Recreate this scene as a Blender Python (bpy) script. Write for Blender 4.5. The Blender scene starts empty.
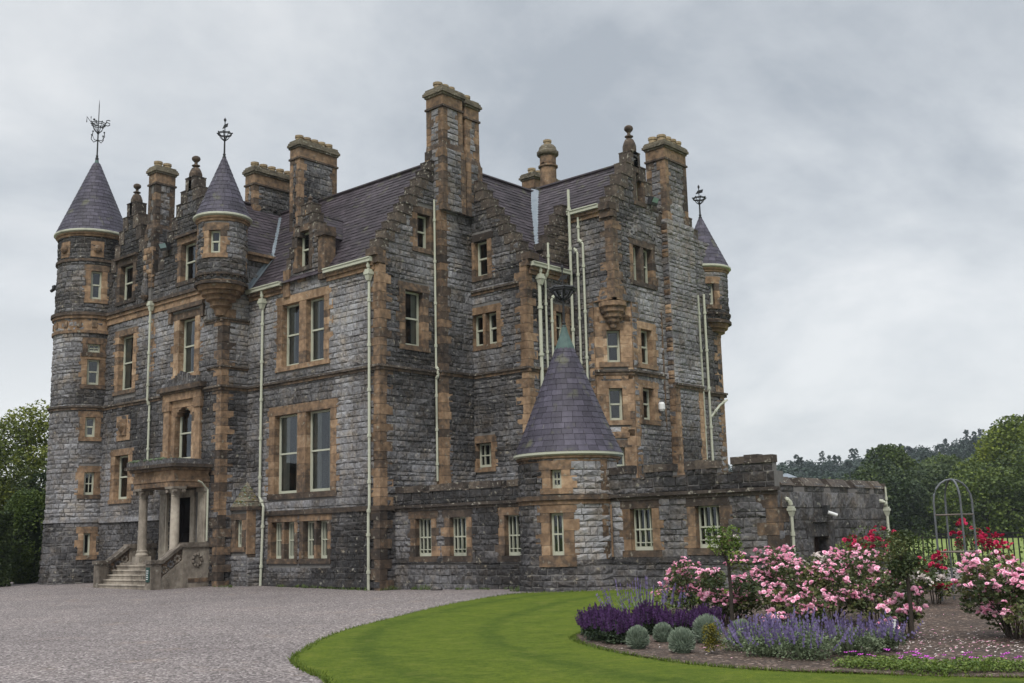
import bpy, math, random
from mathutils import Vector, Matrix, noise

random.seed(7)
SC = bpy.context.scene
COL = SC.collection
PI = math.pi

# ------------------------------------------------------------------ camera
def make_camera():
    cd = bpy.data.cameras.new('camera'); co = bpy.data.objects.new('camera', cd); COL.objects.link(co)
    yaw, pitch, roll = math.radians(-41.228), math.radians(10.0205), math.radians(-1.3898)
    f = Vector((math.sin(yaw)*math.cos(pitch), math.cos(yaw)*math.cos(pitch), math.sin(pitch)))
    r = Vector((math.cos(yaw), -math.sin(yaw), 0)); u = r.cross(f)
    c, s = math.cos(roll), math.sin(roll)
    R, U = c*r + s*u, -s*r + c*u
    m = Matrix((R, U, -f)).transposed().to_4x4(); m.translation = (26.64, -23.79, 1.65)
    co.matrix_world = m
    cd.sensor_width = 36; cd.lens = 36*1093.94/1024; cd.clip_start = .1; cd.clip_end = 6000
    SC.camera = co
make_camera()

# ------------------------------------------------------------------ sky and sun
SUN_EL, SUN_AZ = math.radians(48), math.radians(150)      # azimuth clockwise from +Y: south-east of the house
def make_world():
    w = bpy.data.worlds.new('World'); SC.world = w; w.use_nodes = True
    N = w.node_tree.nodes; L = w.node_tree.links; N.clear()
    out = N.new('ShaderNodeOutputWorld'); bg = N.new('ShaderNodeBackground'); bg.inputs['Strength'].default_value = .1
    sky = N.new('ShaderNodeTexSky'); sky.sky_type = 'NISHITA'; sky.sun_disc = False
    sky.sun_elevation = SUN_EL; sky.sun_rotation = SUN_AZ; sky.dust_density = 3
    tc = N.new('ShaderNodeTexCoord'); sep = N.new('ShaderNodeSeparateXYZ'); L.new(tc.outputs['Generated'], sep.inputs[0])
    # flat cloud deck: direction projected on a horizontal plane
    add = N.new('ShaderNodeMath'); add.operation = 'ADD'; add.inputs[1].default_value = .36; L.new(sep.outputs[2], add.inputs[0])
    mx = N.new('ShaderNodeMath'); mx.operation = 'MAXIMUM'; mx.inputs[1].default_value = .05; L.new(add.outputs[0], mx.inputs[0])
    dx = N.new('ShaderNodeMath'); dx.operation = 'DIVIDE'; L.new(sep.outputs[0], dx.inputs[0]); L.new(mx.outputs[0], dx.inputs[1])
    dy = N.new('ShaderNodeMath'); dy.operation = 'DIVIDE'; L.new(sep.outputs[1], dy.inputs[0]); L.new(mx.outputs[0], dy.inputs[1])
    cmb = N.new('ShaderNodeCombineXYZ'); L.new(dx.outputs[0], cmb.inputs[0]); L.new(dy.outputs[0], cmb.inputs[1])
    n1 = N.new('ShaderNodeTexNoise'); n1.inputs['Scale'].default_value = 1.45; n1.inputs['Detail'].default_value = 8; n1.inputs['Roughness'].default_value = .58
    n1.inputs['Distortion'].default_value = .3; L.new(cmb.outputs[0], n1.inputs['Vector'])
    r1 = N.new('ShaderNodeValToRGB'); e = r1.color_ramp.elements
    e[0].position = .38; e[0].color = (2.2, 2.4, 2.62, 1); e[1].position = .62; e[1].color = (4.0, 4.1, 4.18, 1)
    k = r1.color_ramp.elements.new(.5); k.color = (3.05, 3.22, 3.4, 1)
    L.new(n1.outputs['Fac'], r1.inputs[0])
    # lighter low in the sky where the deck thins
    hz = N.new('ShaderNodeMapRange'); hz.inputs[1].default_value = .02; hz.inputs[2].default_value = .30; hz.inputs[3].default_value = 1.; hz.inputs[4].default_value = 0.
    L.new(sep.outputs[2], hz.inputs[0])
    n2 = N.new('ShaderNodeTexNoise'); n2.inputs['Scale'].default_value = 1.6; n2.inputs['Detail'].default_value = 4; L.new(tc.outputs['Generated'], n2.inputs['Vector'])
    mp = N.new('ShaderNodeMapRange'); mp.inputs[1].default_value = .38; mp.inputs[2].default_value = .62; L.new(n2.outputs['Fac'], mp.inputs[0])
    mul = N.new('ShaderNodeMath'); mul.operation = 'MULTIPLY'; L.new(hz.outputs[0], mul.inputs[0]); L.new(mp.outputs[0], mul.inputs[1])
    m2 = N.new('ShaderNodeMixRGB'); m2.inputs['Color2'].default_value = (5.2, 5.25, 5.25, 1); L.new(mul.outputs[0], m2.inputs[0]); L.new(r1.outputs[0], m2.inputs['Color1'])
    m3 = N.new('ShaderNodeMixRGB'); m3.inputs[0].default_value = .93; L.new(sky.outputs[0], m3.inputs['Color1']); L.new(m2.outputs[0], m3.inputs['Color2'])
    # overcast luminance: the zenith of the deck is about three times as bright as its foot
    zr = N.new('ShaderNodeMapRange'); zr.interpolation_type = 'SMOOTHSTEP'; zr.inputs[1].default_value = .45; zr.inputs[2].default_value = .95; zr.inputs[3].default_value = .1; zr.inputs[4].default_value = .34
    L.new(sep.outputs[2], zr.inputs[0]); L.new(zr.outputs[0], bg.inputs['Strength'])
    L.new(m3.outputs[0], bg.inputs['Color']); L.new(bg.outputs[0], out.inputs[0])
    sd = bpy.data.lights.new('sun', 'SUN'); sd.energy = 1.05; sd.angle = math.radians(25); sd.color = (1, .97, .92)
    so = bpy.data.objects.new('sun', sd); COL.objects.link(so)
    d = Vector((math.sin(SUN_AZ)*math.cos(SUN_EL), math.cos(SUN_AZ)*math.cos(SUN_EL), math.sin(SUN_EL)))
    so.rotation_euler = d.to_track_quat('Z', 'Y').to_euler(); so.location = d*60
make_world()
vs = SC.view_settings
vs.view_transform = 'Standard'; vs.look = 'None'; vs.exposure = 1.0; vs.gamma = 1; vs.use_curve_mapping = False

# ------------------------------------------------------------------ materials
MATS = {}
def ramp_mat(name, ramp, rough=.85, vary=.25, nscale=9, bump=0., bscale=30, stain=None, lichen=None, spec=.3, trans=0., metal=0., tint=None):
    """colour from the per-face attribute 'rnd' through a ramp, mottled by 3-D noise"""
    m = bpy.data.materials.new(name); m.use_nodes = True; MATS[name] = m
    N = m.node_tree.nodes; L = m.node_tree.links
    p = N['Principled BSDF']; p.inputs['Roughness'].default_value = rough; p.inputs['Specular IOR Level'].default_value = spec; p.inputs['Metallic'].default_value = metal
    at = N.new('ShaderNodeAttribute'); at.attribute_name = 'rnd'
    tc = N.new('ShaderNodeTexCoord')
    nz = N.new('ShaderNodeTexNoise'); nz.inputs['Scale'].default_value = nscale; nz.inputs['Detail'].default_value = 5; L.new(tc.outputs['Object'], nz.inputs['Vector'])
    mr = N.new('ShaderNodeMapRange'); mr.inputs[1].default_value = .25; mr.inputs[2].default_value = .75; mr.inputs[3].default_value = -vary; mr.inputs[4].default_value = vary; L.new(nz.outputs['Fac'], mr.inputs[0])
    ad = N.new('ShaderNodeMath'); ad.operation = 'ADD'; L.new(at.outputs['Fac'], ad.inputs[0]); L.new(mr.outputs[0], ad.inputs[1])
    rp = N.new('ShaderNodeValToRGB'); els = rp.color_ramp.elements
    els[0].position, els[0].color = ramp[0][0], (*ramp[0][1], 1); els[1].position, els[1].color = ramp[-1][0], (*ramp[-1][1], 1)
    for q, c in ramp[1:-1]:
        el = els.new(q); el.color = (*c, 1)
    L.new(ad.outputs[0], rp.inputs[0]); col = rp.outputs[0]
    if stain:   # rain streaks and soot: noise stretched down the wall
        sc, lo, hi, amount = stain
        mpn = N.new('ShaderNodeMapping'); mpn.inputs['Scale'].default_value = (1, 1, .38); L.new(tc.outputs['Object'], mpn.inputs[0])
        ns = N.new('ShaderNodeTexNoise'); ns.inputs['Scale'].default_value = sc; ns.inputs['Detail'].default_value = 6; ns.inputs['Roughness'].default_value = .62; L.new(mpn.outputs[0], ns.inputs['Vector'])
        ms = N.new('ShaderNodeMapRange'); ms.inputs[1].default_value = lo; ms.inputs[2].default_value = hi; ms.inputs[3].default_value = amount; ms.inputs[4].default_value = 0; L.new(ns.outputs['Fac'], ms.inputs[0])
        mm = N.new('ShaderNodeMixRGB'); mm.blend_type = 'MULTIPLY'; mm.inputs['Color2'].default_value = (.22, .20, .19, 1); L.new(ms.outputs[0], mm.inputs[0]); L.new(col, mm.inputs['Color1']); col = mm.outputs[0]
    if lichen:
        sc, lo, hi, c = lichen
        nl = N.new('ShaderNodeTexNoise'); nl.inputs['Scale'].default_value = sc; nl.inputs['Detail'].default_value = 3; L.new(tc.outputs['Object'], nl.inputs['Vector'])
        ml = N.new('ShaderNodeMapRange'); ml.inputs[1].default_value = lo; ml.inputs[2].default_value = hi; ml.inputs[3].default_value = 0; ml.inputs[4].default_value = .7; L.new(nl.outputs['Fac'], ml.inputs[0])
        mm = N.new('ShaderNodeMixRGB'); mm.inputs['Color2'].default_value = (*c, 1); L.new(ml.outputs[0], mm.inputs[0]); L.new(col, mm.inputs['Color1']); col = mm.outputs[0]
    if tint:
        sc, lo, hi, c, am = tint
        nl = N.new('ShaderNodeTexNoise'); nl.inputs['Scale'].default_value = sc; nl.inputs['Detail'].default_value = 6; nl.inputs['Roughness'].default_value = .65; L.new(tc.outputs['Object'], nl.inputs['Vector'])
        ml = N.new('ShaderNodeMapRange'); ml.inputs[1].default_value = lo; ml.inputs[2].default_value = hi; ml.inputs[3].default_value = 0; ml.inputs[4].default_value = am; L.new(nl.outputs['Fac'], ml.inputs[0])
        mm = N.new('ShaderNodeMixRGB'); mm.blend_type = 'MULTIPLY'; mm.inputs['Color2'].default_value = (*c, 1); L.new(ml.outputs[0], mm.inputs[0]); L.new(col, mm.inputs['Color1']); col = mm.outputs[0]
    L.new(col, p.inputs['Base Color'])
    if bump:
        nb = N.new('ShaderNodeTexNoise'); nb.inputs['Scale'].default_value = bscale; nb.inputs['Detail'].default_value = 4; L.new(tc.outputs['Object'], nb.inputs['Vector'])
        b = N.new('ShaderNodeBump'); b.inputs['Strength'].default_value = .8; b.inputs['Distance'].default_value = bump; L.new(nb.outputs['Fac'], b.inputs['Height']); L.new(b.outputs[0], p.inputs['Normal'])
    if trans:
        tr = N.new('ShaderNodeBsdfTranslucent'); L.new(col, tr.inputs[0]); mx = N.new('ShaderNodeMixShader'); mx.inputs[0].default_value = trans
        L.new(p.outputs[0], mx.inputs[1]); L.new(tr.outputs[0], mx.inputs[2]); L.new(mx.outputs[0], N['Material Output'].inputs[0])
    return m

ramp_mat('stone', [(0, (.030, .029, .030)), (.28, (.074, .071, .073)), (.55, (.148, .145, .150)), (.8, (.225, .222, .231)), (1, (.31, .31, .32))], .92, .26, 11, .05, 11, (.5, .30, .56, .7), (6, .63, .72, (.30, .29, .25)), tint=(1.9, .46, .68, (1.0, .86, .68), .9))
ramp_mat('sandstone', [(0, (.040, .032, .027)), (.3, (.098, .071, .052)), (.55, (.225, .147, .090)), (.8, (.345, .232, .143)), (1, (.46, .355, .245))], .92, .24, 6, .012, 25, (.8, .30, .55, .85), (7, .62, .74, (.27, .25, .20)))
ramp_mat('coping', [(0, (.028, .023, .021)), (.5, (.085, .068, .055)), (1, (.19, .15, .11))], .95, .25, 7, .03, 14, (1.2, .32, .5, .5), (9, .60, .70, (.36, .34, .28)))
ramp_mat('mossy_stone', [(0, (.058, .049, .037)), (.5, (.135, .115, .083)), (1, (.24, .21, .155))], .95, .25, 8, .02, 16, (1.5, .32, .5, .5), (9, .6, .7, (.33, .32, .25)))
ramp_mat('pale_stone', [(0, (.12, .10, .082)), (1, (.44, .39, .32))], .88, .25, 6, .015, 20, (1.3, .34, .60, .8), (8, .62, .74, (.33, .32, .27)))
ramp_mat('mortar', [(0, (.10, .095, .09)), (1, (.21, .20, .19))], .95, .3, 6, .01, 40)
ramp_mat('slate', [(0, (.021, .0155, .0185)), (.5, (.038, .029, .0345)), (1, (.070, .056, .065))], .7, .18, 5, .006, 30, (.6, .32, .55, .5), (2.6, .60, .74, (.085, .085, .05)), spec=.22)
ramp_mat('slate_blue', [(0, (.025, .021, .030)), (.5, (.046, .040, .057)), (1, (.082, .073, .100))], .6, .2, 5, .006, 30, (.8, .32, .55, .5), (2.2, .6, .72, (.09, .09, .052)), spec=.3)
ramp_mat('lead', [(0, (.07, .10, .115)), (1, (.19, .21, .235))], .5, .2, 6, .004, 10)
ramp_mat('copper', [(0, (.04, .065, .062)), (1, (.085, .135, .12))], .7, .3, 8)
ramp_mat('paint', [(0, (.26, .27, .205)), (1, (.45, .46, .37))], .5, .1, 6, .002, 30, (1.5, .3, .46, .45))
ramp_mat('iron', [(0, (.008, .008, .009)), (1, (.035, .036, .038))], .6, .2, 20)
ramp_mat('steel', [(0, (.06, .065, .07)), (1, (.16, .17, .18))], .5, .2, 10)
ramp_mat('old_wood', [(0, (.10, .085, .07)), (1, (.22, .19, .16))], .85, .2, 20)
ramp_mat('dark_wood', [(0, (.018, .01, .008)), (1, (.05, .03, .022))], .6, .2, 12)
ramp_mat('doorway_shade', [(0, (.003, .002, .002)), (1, (.008, .006, .006))], .9, .05, 3, spec=.0)
ramp_mat('interior', [(0, (.015, .015, .016)), (1, (.03, .03, .032))], .9, .1, 3)  # near-black colour paints in the dimness of the rooms behind the windows
ramp_mat('curtain', [(0, (.22, .215, .19)), (1, (.5, .49, .44))], .9, .1, 5)
ramp_mat('white_plastic', [(0, (.5, .5, .49)), (1, (.75, .75, .74))], .4, .05, 5)
ramp_mat('sign_green', [(0, (.01, .04, .035)), (1, (.02, .06, .05))], .4, .05, 5)
ramp_mat('lamp_glass', [(0, (.18, .27, .28)), (1, (.25, .36, .36))], .15, .05, 5, spec=.6)
ramp_mat('terracotta', [(0, (.19, .14, .085)), (1, (.36, .28, .17))], .8, .2, 7)
ramp_mat('bark', [(0, (.025, .02, .016)), (1, (.075, .06, .045))], .95, .2, 15, .02, 12)
for nm, a, b, c in [('leaf_oak', (.018, .032, .007), (.060, .090, .015), (.135, .175, .028)), ('leaf_lime', (.022, .038, .007), (.118, .158, .016), (.28, .31, .036)),
                    ('leaf_dark', (.011, .022, .008), (.036, .058, .018), (.08, .108, .032)), ('leaf_far', (.012, .022, .016), (.028, .046, .033), (.055, .08, .056)),  # leaf_far: blue of hazy distance mixed into the leaf colour
                    ('leaf_shrub', (.02, .036, .009), (.052, .084, .016), (.11, .15, .028)), ('leaf_rose', (.024, .038, .014), (.070, .095, .032), (.17, .165, .06)),
                    ('leaf_olive', (.024, .037, .007), (.090, .115, .013), (.205, .22, .026)),
                    ('leaf_dome', (.035, .06, .012), (.095, .145, .026), (.18, .24, .045)),
                    ('leaf_santolina', (.09, .125, .085), (.20, .25, .185), (.36, .41, .32)), ('leaf_nepeta', (.06, .085, .045), (.135, .175, .095), (.24, .285, .17)),
                    ('leaf_gold', (.05, .055, .008), (.13, .12, .014), (.24, .2, .028)), ('leaf_cover', (.04, .075, .012), (.10, .15, .025), (.19, .24, .05)),
                    ('leaf_salvia', (.016, .026, .016), (.035, .055, .03), (.07, .1, .05))]:
    ramp_mat(nm, [(0, a), (.5, b), (1, c)], .6, .12, .8, trans=.25)
ramp_mat('salvia_bloom', [(0, (.020, .007, .028)), (.5, (.050, .018, .072)), (1, (.10, .045, .145))], .7, .1, 6, trans=.15)
ramp_mat('nepeta_bloom', [(0, (.07, .052, .12)), (.5, (.135, .105, .225)), (1, (.23, .19, .35))], .7, .1, 6, trans=.15)
ramp_mat('rose_pink', [(0, (.66, .17, .33)), (.35, (.90, .42, .58)), (1, (.95, .68, .77))], .6, .18, 10, trans=.2)
ramp_mat('rose_red', [(0, (.28, .006, .03)), (1, (.58, .03, .11))], .6, .2, 10, trans=.15)
ramp_mat('rose_white', [(0, (.6, .5, .47)), (1, (.82, .76, .72))], .6, .15, 10, trans=.2)
ramp_mat('magenta_bloom', [(0, (.3, .02, .3)), (1, (.55, .08, .5))], .6, .1, 10)
ramp_mat('grass_blade', [(0, (.05, .085, .009)), (.5, (.082, .125, .014)), (1, (.13, .165, .025))], .7, .12, .6, trans=.25)

def node_mat(name):
    m = bpy.data.materials.new(name); m.use_nodes = True; MATS[name] = m
    return m, m.node_tree.nodes, m.node_tree.links, m.node_tree.nodes['Principled BSDF']
def nnoise(N, L, vec, scale, detail=4, rough=.55):
    n = N.new('ShaderNodeTexNoise'); n.inputs['Scale'].default_value = scale; n.inputs['Detail'].default_value = detail; n.inputs['Roughness'].default_value = rough
    L.new(vec, n.inputs['Vector']); return n.outputs['Fac']
def nramp(N, L, fac, pts):
    r = N.new('ShaderNodeValToRGB'); e = r.color_ramp.elements
    e[0].position, e[0].color = pts[0][0], (*pts[0][1], 1); e[1].position, e[1].color = pts[-1][0], (*pts[-1][1], 1)
    for q, c in pts[1:-1]:
        k = e.new(q); k.color = (*c, 1)
    L.new(fac, r.inputs[0]); return r.outputs[0]
def nmix(N, L, fac, a, b, mode='MIX'):
    m = N.new('ShaderNodeMixRGB'); m.blend_type = mode
    for s, i in ((fac, 0), (a, 1), (b, 2)):
        if hasattr(s, 'node'): L.new(s, m.inputs[i])
        elif isinstance(s, tuple): m.inputs[i].default_value = (*s, 1)
        else: m.inputs[i].default_value = s
    return m.outputs[0]

def ground_materials():
    # gravel: pinkish grey chippings, tyre-worn paler drifts, rusty leaf litter
    m, N, L, p = node_mat('gravel'); tc = N.new('ShaderNodeTexCoord').outputs['Object']
    v = N.new('ShaderNodeTexVoronoi'); v.inputs['Scale'].default_value = 32; L.new(tc, v.inputs['Vector'])
    sp = N.new('ShaderNodeSeparateColor'); L.new(v.outputs['Color'], sp.inputs[0])
    c = nramp(N, L, sp.outputs[0], [(0, (.055, .046, .044)), (.45, (.148, .126, .120)), (.8, (.235, .206, .198)), (1, (.42, .38, .365))])
    big = nramp(N, L, nnoise(N, L, tc, .33, 5), [(.3, (.82, .79, .79)), (.5, (1, .98, .97)), (.7, (1.14, 1.1, 1.07))])
    c = nmix(N, L, 1., c, big, 'MULTIPLY')
    c = nmix(N, L, nramp(N, L, nnoise(N, L, tc, .9, 5, .7), [(.58, (0, 0, 0)), (.78, (.55, .55, .55))]), c, (.30, .215, .15))
    L.new(c, p.inputs['Base Color']); p.inputs['Roughness'].default_value = .9
    b = N.new('ShaderNodeBump'); b.inputs['Distance'].default_value = .03; b.inputs['Strength'].default_value = .9; L.new(v.outputs['Distance'], b.inputs['Height']); b.invert = True; L.new(b.outputs[0], p.inputs['Normal'])
    # lawn: mown grass with broad faint mowing bands
    m, N, L, p = node_mat('lawn_grass'); tc = N.new('ShaderNodeTexCoord').outputs['Object']
    f = nnoise(N, L, tc, 9, 8, .85)
    c = nramp(N, L, f, [(.3, (.046, .072, .008)), (.5, (.090, .125, .013)), (.68, (.150, .175, .026))])
    w = N.new('ShaderNodeTexWave'); w.wave_type = 'RINGS'; w.rings_direction = 'Z'; w.inputs['Scale'].default_value = .16; w.inputs['Distortion'].default_value = .7; w.inputs['Detail Scale'].default_value = .4
    mp = N.new('ShaderNodeMapping'); mp.inputs['Location'].default_value = (-22.5, 2.0, 0); L.new(tc, mp.inputs[0]); L.new(mp.outputs[0], w.inputs['Vector'])
    c = nmix(N, L, 1., c, nramp(N, L, w.outputs['Fac'], [(0.0, (.74, .80, .76)), (.14, (1, 1, 1)), (1, (1.08, 1.06, 1.0))]), 'MULTIPLY')
    c = nmix(N, L, 1., c, nramp(N, L, nnoise(N, L, tc, 1.4, 6, .7), [(.3, (.72, .78, .74)), (.5, (1, 1, 1)), (.7, (1.22, 1.14, 1.05))]), 'MULTIPLY')
    c = nmix(N, L, nramp(N, L, nnoise(N, L, tc, 55, 3, .7), [(.35, (.6, .6, .6)), (.6, (0, 0, 0))]), c, (.035, .062, .008))
    c = nmix(N, L, nramp(N, L, nnoise(N, L, tc, 2.3, 4), [(.54, (0, 0, 0)), (.75, (.5, .5, .5))]), c, (.16, .165, .035))
    L.new(c, p.inputs['Base Color']); p.inputs['Roughness'].default_value = .9; p.inputs['Specular IOR Level'].default_value = .1
    b = N.new('ShaderNodeBump'); b.inputs['Distance'].default_value = .03; L.new(nnoise(N, L, tc, 60, 4), b.inputs['Height']); L.new(b.outputs[0], p.inputs['Normal'])
    # flower-bed soil with bark chips
    m, N, L, p = node_mat('soil'); tc = N.new('ShaderNodeTexCoord').outputs['Object']
    v = N.new('ShaderNodeTexVoronoi'); v.inputs['Scale'].default_value = 30; L.new(tc, v.inputs['Vector'])
    sp = N.new('ShaderNodeSeparateColor'); L.new(v.outputs['Color'], sp.inputs[0])
    c = nramp(N, L, sp.outputs[0], [(0, (.024, .015, .010)), (.6, (.062, .039, .026)), (.9, (.115, .078, .055)), (1, (.28, .22, .18))])
    c = nmix(N, L, 1., c, nramp(N, L, nnoise(N, L, tc, 1.3, 4), [(.3, (.65, .65, .65)), (.7, (1.25, 1.2, 1.2))]), 'MULTIPLY')
    L.new(c, p.inputs['Base Color']); p.inputs['Roughness'].default_value = .95
    b = N.new('ShaderNodeBump'); b.inputs['Distance'].default_value = .04; L.new(nnoise(N, L, tc, 22, 5), b.inputs['Height']); L.new(b.outputs[0], p.inputs['Normal'])
    # field and far hill
    m, N, L, p = node_mat('field_grass'); tc = N.new('ShaderNodeTexCoord').outputs['Object']
    L.new(nramp(N, L, nnoise(N, L, tc, .35, 6), [(.3, (.085, .125, .016)), (.7, (.17, .215, .035))]), p.inputs['Base Color']); p.inputs['Roughness'].default_value = .95
    m, N, L, p = node_mat('hill_ground'); tc = N.new('ShaderNodeTexCoord').outputs['Object']
    L.new(nramp(N, L, nnoise(N, L, tc, .05, 6), [(.3, (.014, .026, .016)), (.7, (.035, .055, .03))]), p.inputs['Base Color']); p.inputs['Roughness'].default_value = .95
    # window glass: dark room behind, weak sky reflection
    m = bpy.data.materials.new('glass'); m.use_nodes = True; MATS['glass'] = m; N = m.node_tree.nodes; L = m.node_tree.links; N.clear()
    o = N.new('ShaderNodeOutputMaterial'); t = N.new('ShaderNodeBsdfTransparent'); t.inputs[0].default_value = (.72, .76, .76, 1)
    g = N.new('ShaderNodeBsdfGlossy'); g.inputs['Roughness'].default_value = .03; g.inputs[0].default_value = (.85, .9, .95, 1)
    fr = N.new('ShaderNodeFresnel'); fr.inputs[0].default_value = 1.55
    tcn = N.new('ShaderNodeTexCoord'); b = N.new('ShaderNodeBump'); b.inputs['Distance'].default_value = .02; b.inputs['Strength'].default_value = .35; L.new(nnoise(N, L, tcn.outputs['Object'], 1.7, 2), b.inputs['Height'])
    L.new(b.outputs[0], g.inputs['Normal']); mu = N.new('ShaderNodeMath'); mu.operation = 'MULTIPLY'; mu.inputs[1].default_value = 1.6; L.new(fr.outputs[0], mu.inputs[0])
    x = N.new('ShaderNodeMixShader'); L.new(mu.outputs[0], x.inputs[0]); L.new(t.outputs[0], x.inputs[1]); L.new(g.outputs[0], x.inputs[2]); L.new(x.outputs[0], o.inputs[0])
ground_materials()

# ------------------------------------------------------------------ mesh helpers
class MB:
    def __init__(s): s.v = []; s.f = []; s.m = []; s.r = []; s.names = []
    def mi(s, mat):
        if mat not in s.names: s.names.append(mat)
        return s.names.index(mat)
    def face(s, pts, mat, rnd=.5):
        n = len(s.v); s.v.extend(tuple(p) for p in pts); s.f.append(tuple(range(n, n+len(pts)))); s.m.append(s.mi(mat)); s.r.append(rnd)
    def grid(s, verts, faces, mat, rnd=.5):
        n = len(s.v); s.v.extend(tuple(p) for p in verts); k = s.mi(mat)
        for f in faces: s.f.append(tuple(i+n for i in f)); s.m.append(k); s.r.append(rnd)
    def hexa(s, c, mat, rnd=.5):   # c: 8 corners, bottom loop then top loop
        s.grid(c, [(0, 3, 2, 1), (4, 5, 6, 7), (0, 1, 5, 4), (1, 2, 6, 5), (2, 3, 7, 6), (3, 0, 4, 7)], mat, rnd)
    def box(s, x0, x1, y0, y1, z0, z1, mat, rnd=.5):
        s.hexa([(x0, y0, z0), (x1, y0, z0), (x1, y1, z0), (x0, y1, z0), (x0, y0, z1), (x1, y0, z1), (x1, y1, z1), (x0, y1, z1)], mat, rnd)
    def ubox(s, fm, u0, u1, v0, v1, d0, d1, mat, rnd=.5, step=99):
        n = max(1, math.ceil((u1-u0)/step))
        for i in range(n):
            a = u0+(u1-u0)*i/n; b = u0+(u1-u0)*(i+1)/n
            s.hexa([fm(a, v0, d1), fm(b, v0, d1), fm(b, v0, d0), fm(a, v0, d0), fm(a, v1, d1), fm(b, v1, d1), fm(b, v1, d0), fm(a, v1, d0)], mat, rnd)
    def lathe(s, c, prof, mat, rnd=.5, seg=16, a0=0., a1=2*PI):
        full = abs(a1-a0-2*PI) < 1e-6; n = seg if full else seg+1
        vs_ = []; fs = []
        for r, z in prof:
            for i in range(n):
                a = a0+(a1-a0)*i/seg; vs_.append((c[0]+r*math.cos(a), c[1]+r*math.sin(a), c[2]+z))
        for j in range(len(prof)-1):
            for i in range(seg):
                k = (i+1) % n; fs.append((j*n+i, j*n+k, (j+1)*n+k, (j+1)*n+i))
        s.grid(vs_, fs, mat, rnd)
    def tube(s, pts, r, mat, rnd=.5, seg=8, r1=None):
        pts = [Vector(p) for p in pts]; rings = []; N = len(pts)
        for i, p in enumerate(pts):
            t = (pts[min(i+1, N-1)]-pts[max(i-1, 0)]).normalized()
            a = Vector((0, 0, 1)) if abs(t.z) < .9 else Vector((1, 0, 0))
            e1 = t.cross(a).normalized(); e2 = t.cross(e1); rr = r if r1 is None else r+(r1-r)*i/max(1, N-1)
            rings.append([p+e1*rr*math.cos(2*PI*k/seg)+e2*rr*math.sin(2*PI*k/seg) for k in range(seg)])
        vs_ = [q for ring in rings for q in ring]
        fs = [(j*seg+i, j*seg+(i+1) % seg, (j+1)*seg+(i+1) % seg, (j+1)*seg+i) for j in range(N-1) for i in range(seg)]
        fs.append(tuple(range(seg))[::-1]); fs.append(tuple((N-1)*seg+i for i in range(seg)))
        s.grid(vs_, fs, mat, rnd)
    def ball(s, c, r, mat, rnd=.5, seg=10, sz=1.):
        s.lathe(c, [(max(.001, r*math.sin(PI*i/6)), -r*sz*math.cos(PI*i/6)) for i in range(7)], mat, rnd, seg)
    def build(s, name, parent=None, loc=None, smooth=False):
        me = bpy.data.meshes.new(name)
        ox = loc or (0, 0, 0)
        me.from_pydata([(x-ox[0], y-ox[1], z-ox[2]) for x, y, z in s.v] if loc else s.v, [], s.f)
        for n in s.names: me.materials.append(MATS[n])
        me.polygons.foreach_set('material_index', s.m)
        at = me.attributes.new('rnd', 'FLOAT', 'FACE'); at.data.foreach_set('value', s.r)
        if smooth: me.polygons.foreach_set('use_smooth', [True]*len(s.f))
        me.update()
        o = bpy.data.objects.new(name, me); COL.objects.link(o)
        if loc: o.location = loc
        if parent is not None: o.parent = parent
        return o

def tag(o, label=None, cat=None, group=None, kind=None):
    if label: o['label'] = label
    if cat: o['category'] = cat
    if group: o['group'] = group
    if kind: o['kind'] = kind
    return o
def thing(name, label, cat, loc=(0, 0, 0), group=None):
    o = bpy.data.objects.new(name, None); COL.objects.link(o); o.location = loc; o.empty_display_size = .2
    return tag(o, label, cat, group)
def child(mb, name, parent, smooth=False):       # geometry written around the parent's own origin
    return mb.build(name, parent, smooth=smooth)
U = random.uniform

def smooth01(a, b, x):
    t = min(1, max(0, (x-a)/(b-a))); return t*t*(3-2*t)
def gz(x, y):   # level of the ground
    e = (.013*max(0, min(12, -x)) if x < 0 else .016*min(11, x))
    return e*smooth01(-9, -1, y)

# wall mappings: (along, up, outward) -> point
def south(Y): return lambda u, v, d: (u, Y-d, v)
def east(X): return lambda u, v, d: (X+d, u, v)
def north(Y): return lambda u, v, d: (u, Y+d, v)
def west(X): return lambda u, v, d: (X-d, u, v)
def cyl(cx, cy, r, bat=lambda v: 0.): return lambda u, v, d: (cx+(r+d+bat(v))*math.cos(u/r), cy+(r+d+bat(v))*math.sin(u/r), v)
def slant(o, t):
    n = (t[1], -t[0]); return lambda u, v, d: (o[0]+t[0]*u+n[0]*d, o[1]+t[1]*u+n[1]*d, v)

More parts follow.
